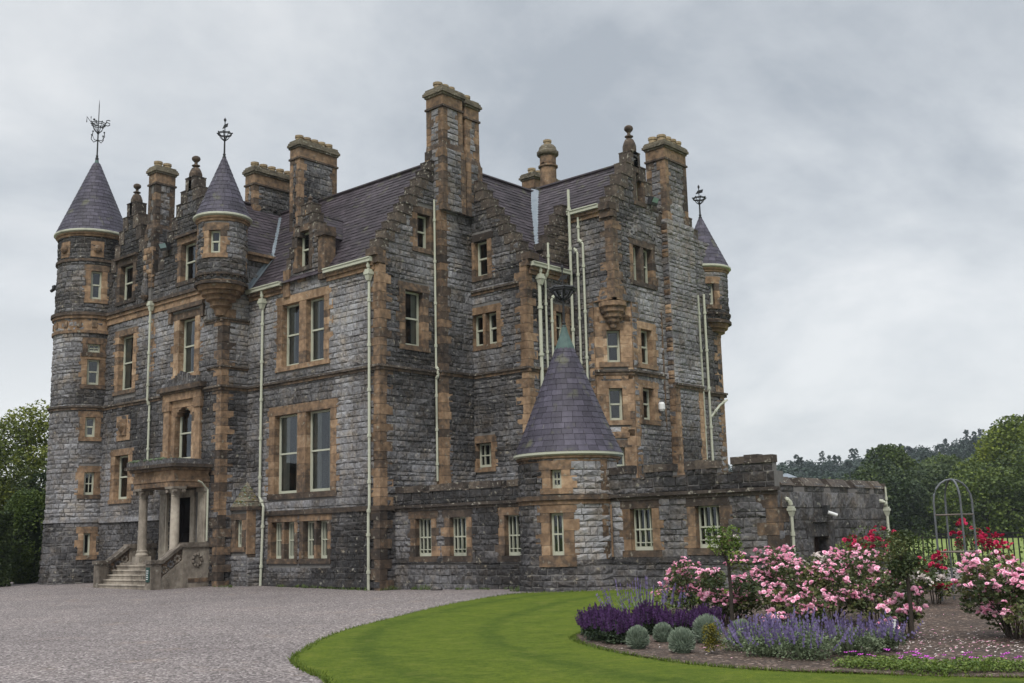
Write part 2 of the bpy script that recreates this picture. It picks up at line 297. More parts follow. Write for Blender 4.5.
def shell(mb, fm, rects, holes, thick=.45, du=99, mat='mortar', dv=99):
    us = set(); vs_ = set()
    for a, b, c, d in list(rects)+list(holes): us.update((round(a, 4), round(b, 4))); vs_.update((round(c, 4), round(d, 4)))
    us = sorted(us); vs_ = sorted(vs_)
    def sub(l, st):
        o = []
        for a, b in zip(l, l[1:]):
            n = max(1, math.ceil((b-a)/st)); o += [a+(b-a)*i/n for i in range(n)]
        return o+[l[-1]]
    us = sub(us, du); vs_ = sub(vs_, dv)
    def solid(i, j):
        if not (0 <= i < len(us)-1 and 0 <= j < len(vs_)-1): return False
        u = (us[i]+us[i+1])/2; v = (vs_[j]+vs_[j+1])/2
        return any(a < u < b and c < v < d for a, b, c, d in rects) and not any(a < u < b and c < v < d for a, b, c, d in holes)
    S = {(i, j): solid(i, j) for i in range(-1, len(us)) for j in range(-1, len(vs_))}
    for i in range(len(us)-1):
        for j in range(len(vs_)-1):
            if not S[i, j]: continue
            a, b, c, d = us[i], us[i+1], vs_[j], vs_[j+1]; t = -thick
            mb.face([fm(a, c, 0), fm(b, c, 0), fm(b, d, 0), fm(a, d, 0)], mat, .4)
            mb.face([fm(a, d, t), fm(b, d, t), fm(b, c, t), fm(a, c, t)], mat, .4)
            if not S[i-1, j]: mb.face([fm(a, c, t), fm(a, c, 0), fm(a, d, 0), fm(a, d, t)], mat, .4)
            if not S[i+1, j]: mb.face([fm(b, c, 0), fm(b, c, t), fm(b, d, t), fm(b, d, 0)], mat, .4)
            if not S[i, j-1]: mb.face([fm(a, c, t), fm(b, c, t), fm(b, c, 0), fm(a, c, 0)], mat, .4)
            if not S[i, j+1]: mb.face([fm(a, d, 0), fm(b, d, 0), fm(b, d, t), fm(a, d, t)], mat, .4)

def merge(iv):
    iv = sorted(iv); out = []
    for a, b in iv:
        if out and a <= out[-1][1]+1e-4: out[-1][1] = max(out[-1][1], b)
        else: out.append([a, b])
    return out
def minus(iv, a, b):
    o = []
    for p, q in iv:
        if b <= p or a >= q: o.append([p, q]); continue
        if a > p: o.append([p, a])
        if b < q: o.append([b, q])
    return o
def stones(mb, fm, rects, excl=(), course=(.12, .27), length=(.15, .52), proud=(.006, .044), dark=None, sand=0., mat='stone', light=0.):
    """squared rock-faced rubble: each block its own raised, uneven face"""
    br = sorted({round(x, 4) for a, b, c, d in rects for x in (c, d)})
    for v0, v1 in zip(br, br[1:]):
        iv = merge([(a, b) for a, b, c, d in rects if c <= v0+1e-4 and d >= v1-1e-4])
        if not iv: continue
        v = v0
        while v < v1-.01:
            h = U(*course)
            if v1-(v+h) < course[0]*.7: h = v1-v
            row = [list(x) for x in iv]
            for a, b, c, d in excl:
                if min(d, v+h)-max(c, v) > .3*h: row = minus(row, a, b)
            for a, b in row:
                u = a
                while u < b-.02:
                    l = U(*length)*(1. if h < .26 else .85)
                    if b-(u+l) < .16: l = b-u
                    g = .007; pd = U(*proud); c_ = .012
                    uu0, uu1, w0, w1 = u+g, u+l-g, v+g, v+h-g
                    P = fm((uu0+uu1)/2, (w0+w1)/2, 0)
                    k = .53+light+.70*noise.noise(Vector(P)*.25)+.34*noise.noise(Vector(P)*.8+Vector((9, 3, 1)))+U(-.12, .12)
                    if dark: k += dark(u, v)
                    mt = mat
                    if sand and random.random() < sand: mt = 'sandstone'; k = .45+U(-.2, .35)
                    k = max(.0, min(1., k))
                    jt = [U(-.02, .02) for _ in range(4)]
                    B = [fm(uu0, w0, 0), fm(uu1, w0, 0), fm(uu1, w1, 0), fm(uu0, w1, 0)]
                    F = [fm(uu0+c_, w0+c_, max(.004, pd+jt[0])), fm(uu1-c_, w0+c_, max(.004, pd+jt[1])), fm(uu1-c_, w1-c_, max(.004, pd+jt[2])), fm(uu0+c_, w1-c_, max(.004, pd+jt[3]))]
                    M = fm(uu0+(uu1-uu0)*U(.3, .7), w0+(w1-w0)*U(.35, .65), pd+U(.005, .03))
                    mb.grid(B+F+[M], [(0, 1, 5, 4), (1, 2, 6, 5), (2, 3, 7, 6), (3, 0, 4, 7), (4, 5, 8), (5, 6, 8), (6, 7, 8), (7, 4, 8)], mt, k)
                    u += l
            v += h

def sand_rnd(base=.6): return max(.02, min(1, base+U(-.2, .17)-(.25 if random.random() < .12 else 0)))
def quoins(mb, x, y, sx, sy, z0, z1, base=.58, p=.035, la=.5, lb=.27, batter=0.):
    z = z0; k = 0
    while z < z1-.02:
        h = U(.26, .36)
        if z1-(z+h) < .2: h = z1-z
        a, b = (la, lb) if k % 2 else (lb, la)
        a *= U(.9, 1.12); b *= U(.9, 1.12)
        X = sorted((x+sx*a, x-sx*p)); Y = sorted((y+sy*b, y-sy*p))
        mb.box(X[0], X[1], Y[0], Y[1], z+.006, z+h-.006, 'sandstone', sand_rnd(base))
        z += h; k += 1
def string_course(mb, fm, u0, u1, v, mat='sandstone', rnd=.28, big=1., step=99):
    L = 1.2; n = max(1, round((u1-u0)/L))
    for i in range(n):
        a, b = u0+(u1-u0)*i/n, u0+(u1-u0)*(i+1)/n
        mb.ubox(fm, a, b, v, v+.075*big, -.05, .13*big, 'coping', U(.2, .6), step)
        mb.ubox(fm, a, b, v-.10*big, v-.003, -.05, .075*big, mat, rnd+U(-.1, .15), step)

# ------------------------------------------------------------------ windows
def window(fm, lights, v0, v1, style='sash', m=.26, base=.62, head=.26, sill=.17, rec=.2, arch=False, nbars=2, parent=None, curtains=False, teeth=True, step=99, proud=.03, hood=False, ft=.065):
    """dressed-stone surround (one mesh) with, per light, frame, pane and the dim room behind as its pieces"""
    parent = parent or HOUSE
    L, R = lights[0][0], lights[-1][1]
    mb = MB(); dep = -.36
    # jambs with alternating teeth
    for side in (-1, 1):
        z = v0; k = random.randint(0, 1)
        while z < v1-.02:
            h = U(.24, .34)
            if v1-(z+h) < .16: h = v1-z
            w = m*(1.35 if k % 2 else .85)*U(.92, 1.08) if teeth else m
            a, b = (L-w, L) if side < 0 else (R, R+w)
            mb.ubox(fm, a, b, z+.004, z+h-.004, dep, proud+U(-.006, .006), 'sandstone', sand_rnd(base), step)
            z += h; k += 1
    for (a0, a1), (b0, b1) in zip(lights, lights[1:]):
        z = v0
        while z < v1-.02:
            h = U(.4, .6)
            if v1-(z+h) < .25: h = v1-z
            mb.ubox(fm, a1, b0, z+.003, z+h-.003, dep, proud-.01, 'sandstone', sand_rnd(base), step); z += h
    mb.ubox(fm, L-m*1.15, R+m*1.15, v1+.004, v1+head, dep, proud+.004, 'sandstone', sand_rnd(base-.05), step)
    mb.ubox(fm, L-m, R+m, v0-sill, v0-.004, dep, proud+.035, 'sandstone', sand_rnd(base-.18), step)
    if hood: mb.ubox(fm, L-m*1.4, R+m*1.4, v1+head+.004, v1+head+.1, -.05, .16, 'sandstone', .2, step)
    if arch:
        for a, b in lights:
            r = (b-a)/2; n = 10
            for i in range(n):
                p = a+(b-a)*i/n; q = a+(b-a)*(i+1)/n; h = math.sqrt(max(0, r*r-(((p+q)/2)-(a+b)/2)**2))
                mb.ubox(fm, p, q, v1-r+h, v1-.002, dep+.04, proud-.012, 'sandstone', base, step)
    w = mb.build('window', parent)
    for a, b in lights:
        f = MB(); t = ft; d0, d1 = -rec-.07, -rec
        f.ubox(fm, a, a+t, v0, v1, d0, d1, 'paint', .7); f.ubox(fm, b-t, b, v0, v1, d0, d1, 'paint', .7)
        f.ubox(fm, a+t, b-t, v1-t, v1, d0, d1-.004, 'paint', .7); f.ubox(fm, a+t, b-t, v0, v0+.1, d0, d1+.004, 'paint', .75)
        if style == 'sash':
            mid = (v0+v1)/2+.02
            f.ubox(fm, a+t, b-t, mid-.03, mid+.03, d0, d1+.012, 'paint', .7)
            f.ubox(fm, a+t, a+t+.03, v0+.1, mid-.03, d0, d1-.02, 'paint', .6); f.ubox(fm, b-t-.03, b-t, v0+.1, mid-.03, d0, d1-.02, 'paint', .6)
        if style == 'bars':
            for k in range(1, nbars+1):
                u = a+(b-a)*k/(nbars+1); f.ubox(fm, u-.013, u+.013, v0+.1, v1-t, d0+.02, d1+.018, 'paint', .65)
            mid = (v0+v1)/2; f.ubox(fm, a+t, b-t, mid-.022, mid+.022, d0+.01, d1+.006, 'paint', .65)
            if nbars > 2: f.ubox(fm, a+t, b-t, v0+.19, v0+.215, d0+.01, d1+.006, 'paint', .65)
        f.build('frame', w)
        g = MB(); g.face([fm(a+.03, v0+.03, -rec-.045), fm(b-.03, v0+.03, -rec-.045), fm(b-.03, v1-.03, -rec-.045), fm(a+.03, v1-.03, -rec-.045)], 'glass'); g.build('pane', w)
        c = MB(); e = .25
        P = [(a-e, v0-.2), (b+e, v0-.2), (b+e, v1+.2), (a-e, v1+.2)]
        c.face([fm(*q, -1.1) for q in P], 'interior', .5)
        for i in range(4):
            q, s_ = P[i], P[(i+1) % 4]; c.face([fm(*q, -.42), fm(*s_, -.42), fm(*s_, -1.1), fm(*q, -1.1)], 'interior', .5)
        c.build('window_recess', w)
        if curtains:
            cu = MB(); wd = (b-a)
            for s0, s1 in ((a, a+wd*.34), (b-wd*.34, b)):
                n = 9
                for i in range(n):
                    p = s0+(s1-s0)*i/n; q = s0+(s1-s0)*(i+1)/n
                    da = -.30-.03*(i % 2); db = -.30-.03*((i+1) % 2)
                    cu.face([fm(p, v0, da), fm(q, v0, db), fm(q, v1, db), fm(p, v1, da)], 'curtain', .35+.3*(i % 2))
            cu.build('curtain', w)
    return w

def walling(name, fm, rects, wins, thick=.45, du=99, dark=None, sand=0., excl=(), qb=None, light=0., parent=None, extra=None, step=99, length=(.15, .52), course=(.12, .27), dv=99):
    """wall part: pierced core, raised blocks, then its windows"""
    mb = MB(); holes = []; ex = list(excl)
    for w in wins:
        L, R = w['l'][0][0], w['l'][-1][1]; m = w.get('m', .26)
        holes.append((L-.06, R+.06, w['v'][0]-.06, w['v'][1]+.06))
        ex.append((L-m*.85, R+m*.85, w['v'][0]-w.get('sill', .17), w['v'][1]+w.get('head', .26)))
    shell(mb, fm, rects, holes, thick, du, dv=dv)
    stones(mb, fm, rects, ex, dark=dark, sand=sand, light=light, length=length, course=course)
    if qb: qb(mb)
    o = mb.build(name, parent or HOUSE)
    for w in wins:
        kw = {k: w[k] for k in w if k not in ('l', 'v')}
        window(fm, w['l'], *w['v'], step=step, **kw)
    return o

def gable_rects(c, half, z0, n, du_, dz, zlast=0):
    return [(c-half+i*du_, c+half-i*du_, z0+i*dz, z0+(i+1)*dz+.0) for i in range(n)]
def step_copings(mb, fm, edges, thick=.45, base=.2):
    """cap stones of a crow-stepped gable: edges = (u0,u1,ztop,height)"""
    for a, b, z, h in edges:
        e = U(.012, .03)
        mb.ubox(fm, a-e, b+e, z-h, z+.03, -thick-.02, .05, 'coping', sand_rnd(base+.2))
        mb.ubox(fm, a-e-.012, b+e+.012, z+.032, z+.075, -thick-.035, .07, 'coping', max(.02, sand_rnd(base+.1)))

def finial(c, h, r, name='finial'):
    mb = MB(); k = h
    mb.lathe(c, [(r*1.5, 0), (r*1.5, .28*k), (r*1.25, .40*k), (r*.95, .50*k), (r*.42, .55*k), (r*.95, .60*k), (r*.95, .625*k), (r*.4, .66*k), (r*.36, .74*k), (r*.55, .77*k), (r*.92, .83*k), (r*1.0, .88*k), (r*.9, .94*k), (r*.5, .985*k), (.01, k)], 'sandstone', .22, 12)
    return mb.build(name, HOUSE, smooth=False)

# ------------------------------------------------------------------ roofs
def slates(mb, P0, ud, sd, poly, nrm, mat='slate', w=.3, h=.2, th=.022):
    P0, ud, sd, nrm = Vector(P0), Vector(ud), Vector(sd), Vector(nrm)
    mb.face([P0+ud*u+sd*s-nrm*.01 for u, s in poly], mat, .2)
    s0 = min(s for u, s in poly); s1 = max(s for u, s in poly)
    def span(s):
        xs = []
        for (a, b), (c, d) in zip(poly, poly[1:]+poly[:1]):
            if (b <= s < d) or (d <= s < b): xs.append(a+(c-a)*(s-b)/(d-b))
        return (min(xs), max(xs)) if len(xs) > 1 else None
    s = s0; k = 0
    while s < s1-.02:
        e = min(s+h, s1); sp_ = span((s+e)/2)
        if sp_:
            u = sp_[0]-(w/2 if k % 2 else 0)
            while u < sp_[1]:
                a = max(u, sp_[0]); b = min(u+w*U(.9, 1.1), sp_[1]); q = b
                if b-a > .01:
                    r = max(0, min(1, .5+.35*noise.noise((P0+ud*a+sd*s)*.5)+U(-.28, .28))); t = th*U(.7, 1.4)
                    A, B, C_, D = P0+ud*(a+.004)+sd*(s-.02), P0+ud*(b-.004)+sd*(s-.02), P0+ud*(b-.004)+sd*(e+.01), P0+ud*(a+.004)+sd*(e+.01)
                    mb.face([A+nrm*t, B+nrm*t, C_+nrm*.006, D+nrm*.006], mat, r); mb.face([A, B, B+nrm*t, A+nrm*t], mat, r*.5)
                u = q
        s = e; k += 1
def cone_slates(mb, c, r0, z0, z1, mat='slate_blue', h=.17, w=.28, rtop=.06, flare=.0):
    n = max(3, round((z1-z0)/h)); H = z1-z0
    def rad(t): return r0*(1-t)+rtop*t+flare*max(0, .12-t)/.12*r0
    for k in range(n):
        t0, t1 = k/n, (k+1)/n; ra, rb = rad(t0), rad(t1); za, zb = z0+H*t0, z0+H*t1
        m = max(9, int(2*PI*ra/w)); ph = U(0, 1)
        mm = m*2
        for i in range(m):
            a = (i+ph)*2*PI/m; b = (i+1+ph)*2*PI/m; ga = .004/ra; r = max(0, min(1, .5+U(-.3, .3)+.25*noise.noise(Vector((c[0]+ra*math.cos(a), c[1]+ra*math.sin(a), za))))); o = .02
            mid = (a+b)/2
            pts = []
            for p, q in ((a+ga, mid), (mid, b-ga)):
                A = [(c[0]+(ra+o)*math.cos(x), c[1]+(ra+o)*math.sin(x), za-.012) for x in (p, q)]; B = [(c[0]+(rb+.003)*math.cos(x), c[1]+(rb+.003)*math.sin(x), zb) for x in (q, p)]
                I = [(c[0]+(ra-.01)*math.cos(x), c[1]+(ra-.01)*math.sin(x), za-.012) for x in (p, q)]
                mb.face(A+B, mat, r); mb.face([I[0], I[1], A[1], A[0]], mat, r*.5)
def eaves_ring(mb, c, r, z, seg=40):   # painted gutter over a moulded stone cornice
    mb.lathe((c[0], c[1], z), [(r-.16, .0), (r+.02, .0), (r+.10, .04), (r+.10, .10), (r+.07, .12), (r-.1, .12)], 'paint', .75, seg)
    mb.lathe((c[0], c[1], z), [(r-.22, -.26), (r-.14, -.26), (r-.12, -.19), (r-.05, -.16), (r-.04, -.09), (r+.02, -.06), (r+.02, -.004), (r-.2, -.004)], 'sandstone', .55, seg)
def weathervane(c, h, parent, letters=False, basket=.28, tk=1.):
    mb = MB(); x, y, z = c
    mb.lathe(c, [(.075, -.05), (.075, .06), (.04, .1), (.06, .16), (.035, .2), (.03, .42*h), (.055, .43*h), (.055, .46*h), (.02, .48*h), (.018, .9*h), (.004, h)], 'iron', .4, 8)
    zb = z+.45*h; hb = .15*h; R = basket
    for zz, rr in ((zb+hb, R), (zb+hb*.82, R*.97)):
        mb.tube([(x+rr*math.cos(a*PI/4), y+rr*math.sin(a*PI/4), zz) for a in range(9)], .02*tk, 'iron', .4, 5)
    for k in range(8):
        a = k*PI/4
        mb.tube([(x+.03*math.cos(a), y+.03*math.sin(a), zb-.04), (x+R*.55*math.cos(a), y+R*.55*math.sin(a), zb+.25*hb), (x+R*.97*math.cos(a), y+R*.97*math.sin(a), zb+hb)], .014*tk, 'iron', .4, 5)
        mb.ball((x+R*1.08*math.cos(a), y+R*1.08*math.sin(a), zb+hb*1.05), .028, 'iron', .4, 6)
    if letters:
        dN = Vector((-.75, -.66, 0)); zl = zb+hb*1.0
        for s_, ch in ((1, 'N'), (-1, 'S')):
            e = Vector((x, y, zl+.1*s_))+dN*s_*.42; t = dN
            mb.tube([(x, y, zl-.1), e-dN*s_*.1+Vector((0, 0, -.05))], .014, 'iron', .4, 5)
            P = lambda a, b: e+Vector((.75, .66, 0))*a*.8+Vector((0, 0, b*.8))
            if ch == 'N': path = [P(-.13, -.02), P(-.13, .30), P(.1, -.02), P(.1, .30)]
            else: path = [P(.11, .26), P(.02, .31), P(-.1, .27), P(-.1, .19), P(.0, .15), P(.1, .10), P(.1, .02), P(0, -.03), P(-.12, .01)]
            mb.tube(path, .022, 'iron', .4, 5)
        for s_ in (1, -1):
            e = Vector((x, y, zl))+Vector((.66, -.75, 0))*s_*.5; mb.tube([(x, y, zl-.1), e], .014, 'iron', .4, 5); mb.ball(e, .05, 'iron', .4, 6)
        for k in range(4):
            a = k*PI/2+.4; mb.tube([(x, y, z+.32*h), (x+.22*math.cos(a), y+.22*math.sin(a), z+.30*h), (x+.36*math.cos(a), y+.36*math.sin(a), z+.36*h), (x+.33*math.cos(a), y+.33*math.sin(a), z+.42*h)], .018, 'iron', .4, 5)
            mb.ball((x+.33*math.cos(a), y+.33*math.sin(a), z+.43*h), .04, 'iron', .4, 6)
    else:
        zz = z+.74*h      # small pennant arrow
        mb.hexa([(x-.16, y-.01, zz), (x+.16, y-.01, zz), (x+.16, y+.01, zz), (x-.16, y+.01, zz), (x-.05, y-.01, zz+.13), (x+.2, y-.01, zz+.13), (x+.2, y+.01, zz+.13), (x-.05, y+.01, zz+.13)], 'iron', .4)
        mb.ball((x, y, z+.93*h), .05, 'iron', .4, 6, 1.5)
    return mb.build('weathervane', parent)

# ------------------------------------------------------------------ chimneys and pipes
def stack_faces(mb, x0, x1, y0, y1, z0, z1, sandq=True, base=.45, dark=-.05, sand=.0):
    mb.box(x0, x1, y0, y1, z0, z1, 'mortar', .3)
    q = .2 if sandq else 0
    for fm, a, b in ((south(y0), x0, x1), (north(y1), x0, x1), (east(x1), y0, y1), (west(x0), y0, y1)):
        if b-a > 2*q+.1: stones(mb, fm, [(a, b, z0, z1)], [(a, a+q, z0, z1), (b-q, b, z0, z1)], dark=lambda u, v: dark, course=(.18, .26), length=(.2, .5), sand=sand)
    if sandq:
        la = min(.34, (x1-x0)*.46); lb = min(.34, (y1-y0)*.46)
        for x, sx in ((x0, 1), (x1, -1)):
            for y, sy in ((y0, 1), (y1, -1)):
                z = z0; k = 0
                while z < z1-.02:
                    h = U(.24, .32)
                    if z1-(z+h) < .15: h = z1-z
                    a, b = (la, lb*.6) if k % 2 else (la*.6, lb)
                    X = sorted((x+sx*a, x-sx*.03)); Y = sorted((y+sy*b, y-sy*.03))
                    mb.box(*X, *Y, z+.005, z+h-.005, 'sandstone', sand_rnd(base)); z += h; k += 1
def cap(mb, x0, x1, y0, y1, z, base=.3):
    """string band, dressed neck and corbelled coping"""
    def ring(e, a, b, r): mb.box(x0-e, x1+e, y0-e, y1+e, a, b, 'sandstone', r)
    def mring(e, a, b, r):
        for k in range(4):
            f = U(-.015, .015); n = max(2, round((y1-y0+2*e)/.4))
        for k in range(n):
            ya, yb = y0-e+(y1-y0+2*e)*k/n, y0-e+(y1-y0+2*e)*(k+1)/n; f = U(-.012, .018)
            mb.box(x0-e-f, x1+e+f, ya, yb, a, b+U(-.01, .02), 'mossy_stone', r+U(-.15, .2))
    ring(.075, z, z+.075, base-.12); ring(.03, z+.078, z+.47, base+.18); mring(.075, z+.473, z+.545, .3); mring(.125, z+.548, z+.64, .35); mring(.09, z+.643, z+.72, .45); mring(.05, z+.723, z+.79, .4)
    return z+.79
def pot(parent, x, y, z, r=.16, h=.27):
    mb = MB(); mb.lathe((x, y, z-.02), [(r*1.05, 0), (r, .05), (r*.95, h-.1), (r*1.12, h-.09), (r*1.12, h), (r*.8, h), (r*.75, h-.12)], 'terracotta', U(.1, .6), 10)
    mb.build('chimney_pot', parent)
def chimney(x0, x1, y0, y1, z0, z1, pots, base=.45, lower=None, neck=True, name='chimney'):
    mb = MB(); stack_faces(mb, x0, x1, y0, y1, z0, z1, base=base)
    if lower:
        a0, a1, b0, b1, c0, c1 = lower; stack_faces(mb, a0, a1, b0, b1, c0, c1, base=base-.1)
        mb.hexa([(a0, b0, c1), (a1, b0, c1), (a1, b1, c1), (a0, b1, c1), (x0-.03, y0-.03, c1+.22), (x1+.03, y0-.03, c1+.22), (x1+.03, y1+.03, c1+.22), (x0-.03, y1+.03, c1+.22)], 'sandstone', .3)
    zt = cap(mb, x0, x1, y0, y1, z1); o = mb.build(name, HOUSE)
    nx, ny = pots
    for i in range(nx):
        for j in range(ny): pot(o, x0+(x1-x0)*(i+.5)/nx, y0+(y1-y0)*(j+.5)/ny, zt)
    return o
def drainpipe(pts, r=.055, hopper=None, name='drainpipe', mat='paint', rnd=.8, parent=None, hs=1.):
    r *= .86; mb = MB(); mb.tube(pts, r, mat, rnd, 8)
    for a, b in zip(pts, pts[1:]):      # collars with wall lugs
        a, b = Vector(a), Vector(b); l = (b-a).length; n = int(l/1.7)
        for k in range(n+1):
            c = a+(b-a)*((k+.5)/(n+1)); d = (b-a).normalized()
            mb.tube([c-d*.05, c+d*.05], r*1.5, mat, rnd-.1, 8)
    o = mb.build(name, parent or HOUSE)
    if hopper:
        h = MB(); x, y, z = hopper
        k = hs; h.hexa([(x-.06*k, y-.06*k, z-.28*k), (x+.06*k, y-.06*k, z-.28*k), (x+.06*k, y+.06*k, z-.28*k), (x-.06*k, y+.06*k, z-.28*k), (x-.11*k, y-.1*k, z-.08*k), (x+.11*k, y-.1*k, z-.08*k), (x+.11*k, y+.1*k, z-.08*k), (x-.11*k, y+.1*k, z-.08*k)], mat, rnd)
        h.box(x-.13*k, x+.13*k, y-.12*k, y+.12*k, z-.078*k, z+.02*k, mat, rnd); h.box(x-.1*k, x+.1*k, y-.1*k, y+.1*k, z+.022*k, z+.1*k, mat, rnd)
        h.build('hopper', o)
    return o
def gutter(fm, u0, u1, v):
    mb = MB(); mb.ubox(fm, u0, u1, v, v+.11, .1, .27, 'paint', .8); mb.ubox(fm, u0, u1, v+.112, v+.15, .08, .30, 'paint', .85)
    mb.ubox(fm, u0, u1, v-.13, v-.004, -.05, .17, 'sandstone', .45); mb.ubox(fm, u0, u1, v-.27, v-.133, -.05, .1, 'sandstone', .55)
    return mb.build('gutter', HOUSE)

# ================================================================== the mansion
HOUSE = thing('mansion', 'grey stone baronial mansion with orange sandstone dressings, crow-stepped gables, round turrets and slate roofs', 'mansion')
SE1, SE2 = 7.2, 11.05        # levels of the string courses

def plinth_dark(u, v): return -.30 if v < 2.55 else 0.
# --- main block, south front
def main_front():
    def qb(mb):
        quoins(mb, 0, 0, -1, 1, 2.66, 11.2, .5)
        quoins(mb, .05, -.05, -1, 1, 0.0, 2.6, .2, p=.03)
        f = south(0)
        string_course(mb, f, -7.25, .1, SE1)
        mb.ubox(f, -7.25, .08, 2.52, 2.68, -.05, .10, 'sandstone', .1); mb.ubox(f, -7.25, .06, .1, .28, -.05, .1, 'stone', .1)
    W = [dict(l=[(-5.24, -4.25), (-3.86, -2.86)], v=(7.78, 10.05), m=.34, head=.3, curtains=True, hood=False),
         dict(l=[(-5.60, -4.30), (-3.83, -2.48)], v=(3.27, 6.05), m=.36, head=.32, sill=.2, curtains=True),
         dict(l=[(-5.70, -5.12), (-4.98, -4.40)], v=(1.02, 2.28), m=.2, style='bars', base=.38, head=.22, teeth=False),
         dict(l=[(-3.92, -3.33), (-3.2, -2.61)], v=(1.02, 2.28), m=.2, style='bars', base=.38, head=.22, teeth=False)]
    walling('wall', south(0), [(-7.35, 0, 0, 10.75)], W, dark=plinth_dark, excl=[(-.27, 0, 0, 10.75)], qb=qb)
main_front()
def main_side():
    f = east(0); n = 10
    rects = [(0, 4.2, 0, 11.1)]+[(.27*i, 4.2, 11.1+(.4+.365*(i-1) if i else 0), 11.5+.365*i) for i in range(n)]
    def qb(mb):
        string_course(mb, f, -.1, 2.62, SE1); mb.ubox(f, -.08, .6, 2.52, 2.68, -.05, .10, 'sandstone', .1)
        step_copings(mb, f, [(.27*i, .27*i+.36, 11.5+.365*i, .34) for i in range(n)], base=.17)
        mb.ubox(f, -.22, .1, 10.95, 11.2, -.45, .07, 'sandstone', .2); mb.ubox(f, -.14, .2, 10.7, 10.95, -.45, .06, 'sandstone', .25)
    W = [dict(l=[(1.14, 1.98)], v=(8.05, 9.96), m=.3, base=.4, curtains=True), dict(l=[(1.74, 2.36)], v=(11.55, 12.78), m=.26, base=.42)]
    walling('wall', f, rects, W, dark=lambda u, v: plinth_dark(u, v)-(.16 if v > 9.5 else 0), excl=[(0, .27, 0, 11.1), (2.6, 4.2, 0, 14)], qb=qb)
    # chimney breast climbing the gable into the great stack
    mb = MB()
    mb.box(-.3, .3, 2.6, 4.1, 0, 13.6, 'mortar', .3)
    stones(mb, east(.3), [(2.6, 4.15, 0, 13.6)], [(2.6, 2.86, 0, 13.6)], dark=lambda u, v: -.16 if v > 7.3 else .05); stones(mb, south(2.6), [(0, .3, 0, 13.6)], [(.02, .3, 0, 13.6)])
    quoins(mb, .3, 2.6, -1, 1, 2.7, 7.2, .5, la=.3, lb=.42, p=.03); quoins(mb, .3, 2.6, -1, 1, 7.2, 13.6, .36, la=.3, lb=.42, p=.03)
    string_course(mb, east(.3), 2.55, 4.1, SE1); string_course(mb, south(2.6), 0, .38, SE1)
    mb.build('chimney_breast', HOUSE)
    chimney(-.36, .42, 2.66, 3.62, 13.6, 16.85, (1, 3), base=.48, lower=(-.38, .48, 2.58, 3.68, 13.0, 15.3))
    chimney(-.15, .42, 3.84, 4.5, 13.0, 16.7, (1, 1), base=.55, lower=(-.2, .48, 3.8, 4.58, 13.0, 15.0))
main_side()
# --- east wing (half gable facing south)
CX, CY = 2.85, 4.17
def wing_half_gable():
    f = south(CY); n = 9
    rects = [(0, CX, 0, 10.9)]+[(0, CX-.27*i, 10.9+(.42+.37*(i-1) if i else 0), 11.32+.37*i) for i in range(n)]
    def qb(mb):
        quoins(mb, CX, CY, -1, 1, 2.7, 11.0, .6)
        string_course(mb, f, .3, CX+.1, SE1); string_course(mb, f, .3, CX-.3, 10.2, rnd=.3)
        step_copings(mb, f, [(CX-.27*i-.36, CX-.27*i, 11.32+.37*i, .35) for i in range(n)], base=.2)
        mb.ubox(f, CX-.14, CX+.24, 11.0, 11.24, -.45, .06, 'sandstone', .2); mb.ubox(f, CX-.2, CX+.14, 10.78, 11.0, -.45, .05, 'sandstone', .3)
    W = [dict(l=[(.43, 1.08)], v=(10.78, 12.08), m=.25, base=.45), dict(l=[(.27, .80), (.93, 1.46)], v=(8.26, 9.40), m=.24, base=.6), dict(l=[(.34, 1.08)], v=(3.98, 4.82), m=.22, style='bars', nbars=2, base=.5)]
    walling('wall', f, rects, W, excl=[(CX-.27, CX, 0, 10.9)], qb=qb, dark=lambda u, v: -.15 if v < 4.5 else (-.28 if v > 10.3 else .06))
    f = east(CX)
    def qb(mb):
        string_course(mb, f, CY, 6.75, SE1)
    walling('wall', f, [(CY, 6.85, 0, 10.75)], [dict(l=[(5.72, 6.28)], v=(8.3, 9.39), m=.24, base=.6)], excl=[(CY, CY+.27, 0, 10.75)], qb=qb, light=.05)
    gutter(f, CY+.1, 6.35, 10.78)
wing_half_gable()
# small crow-stepped parapet in the angle
def angle_parapet():
    f = east(2.72); mb = MB()
    rects = [(5.35, 6.74, 10.9, 11.7), (5.5, 6.74, 11.7, 12.1), (5.8, 6.74, 12.1, 12.55), (6.1, 6.74, 12.55, 13.0), (6.4, 6.74, 13.0, 13.4)]
    shell(mb, f, rects, [], .3); stones(mb, f, rects, mat='coping', dark=lambda u, v: .05)
    step_copings(mb, f, [(5.5, 5.9, 12.1, .3), (5.8, 6.2, 12.55, .3), (6.1, 6.5, 13.0, .3), (6.4, 6.72, 13.4, .3)], .3, .2)
    mb.ubox(f, 5.15, 5.55, 11.55, 11.8, -.3, .06, 'coping', .2); mb.ubox(f, 5.25, 5.6, 11.3, 11.546, -.3, .05, 'coping', .3)
    mb.build('stepped_parapet', HOUSE)
angle_parapet()
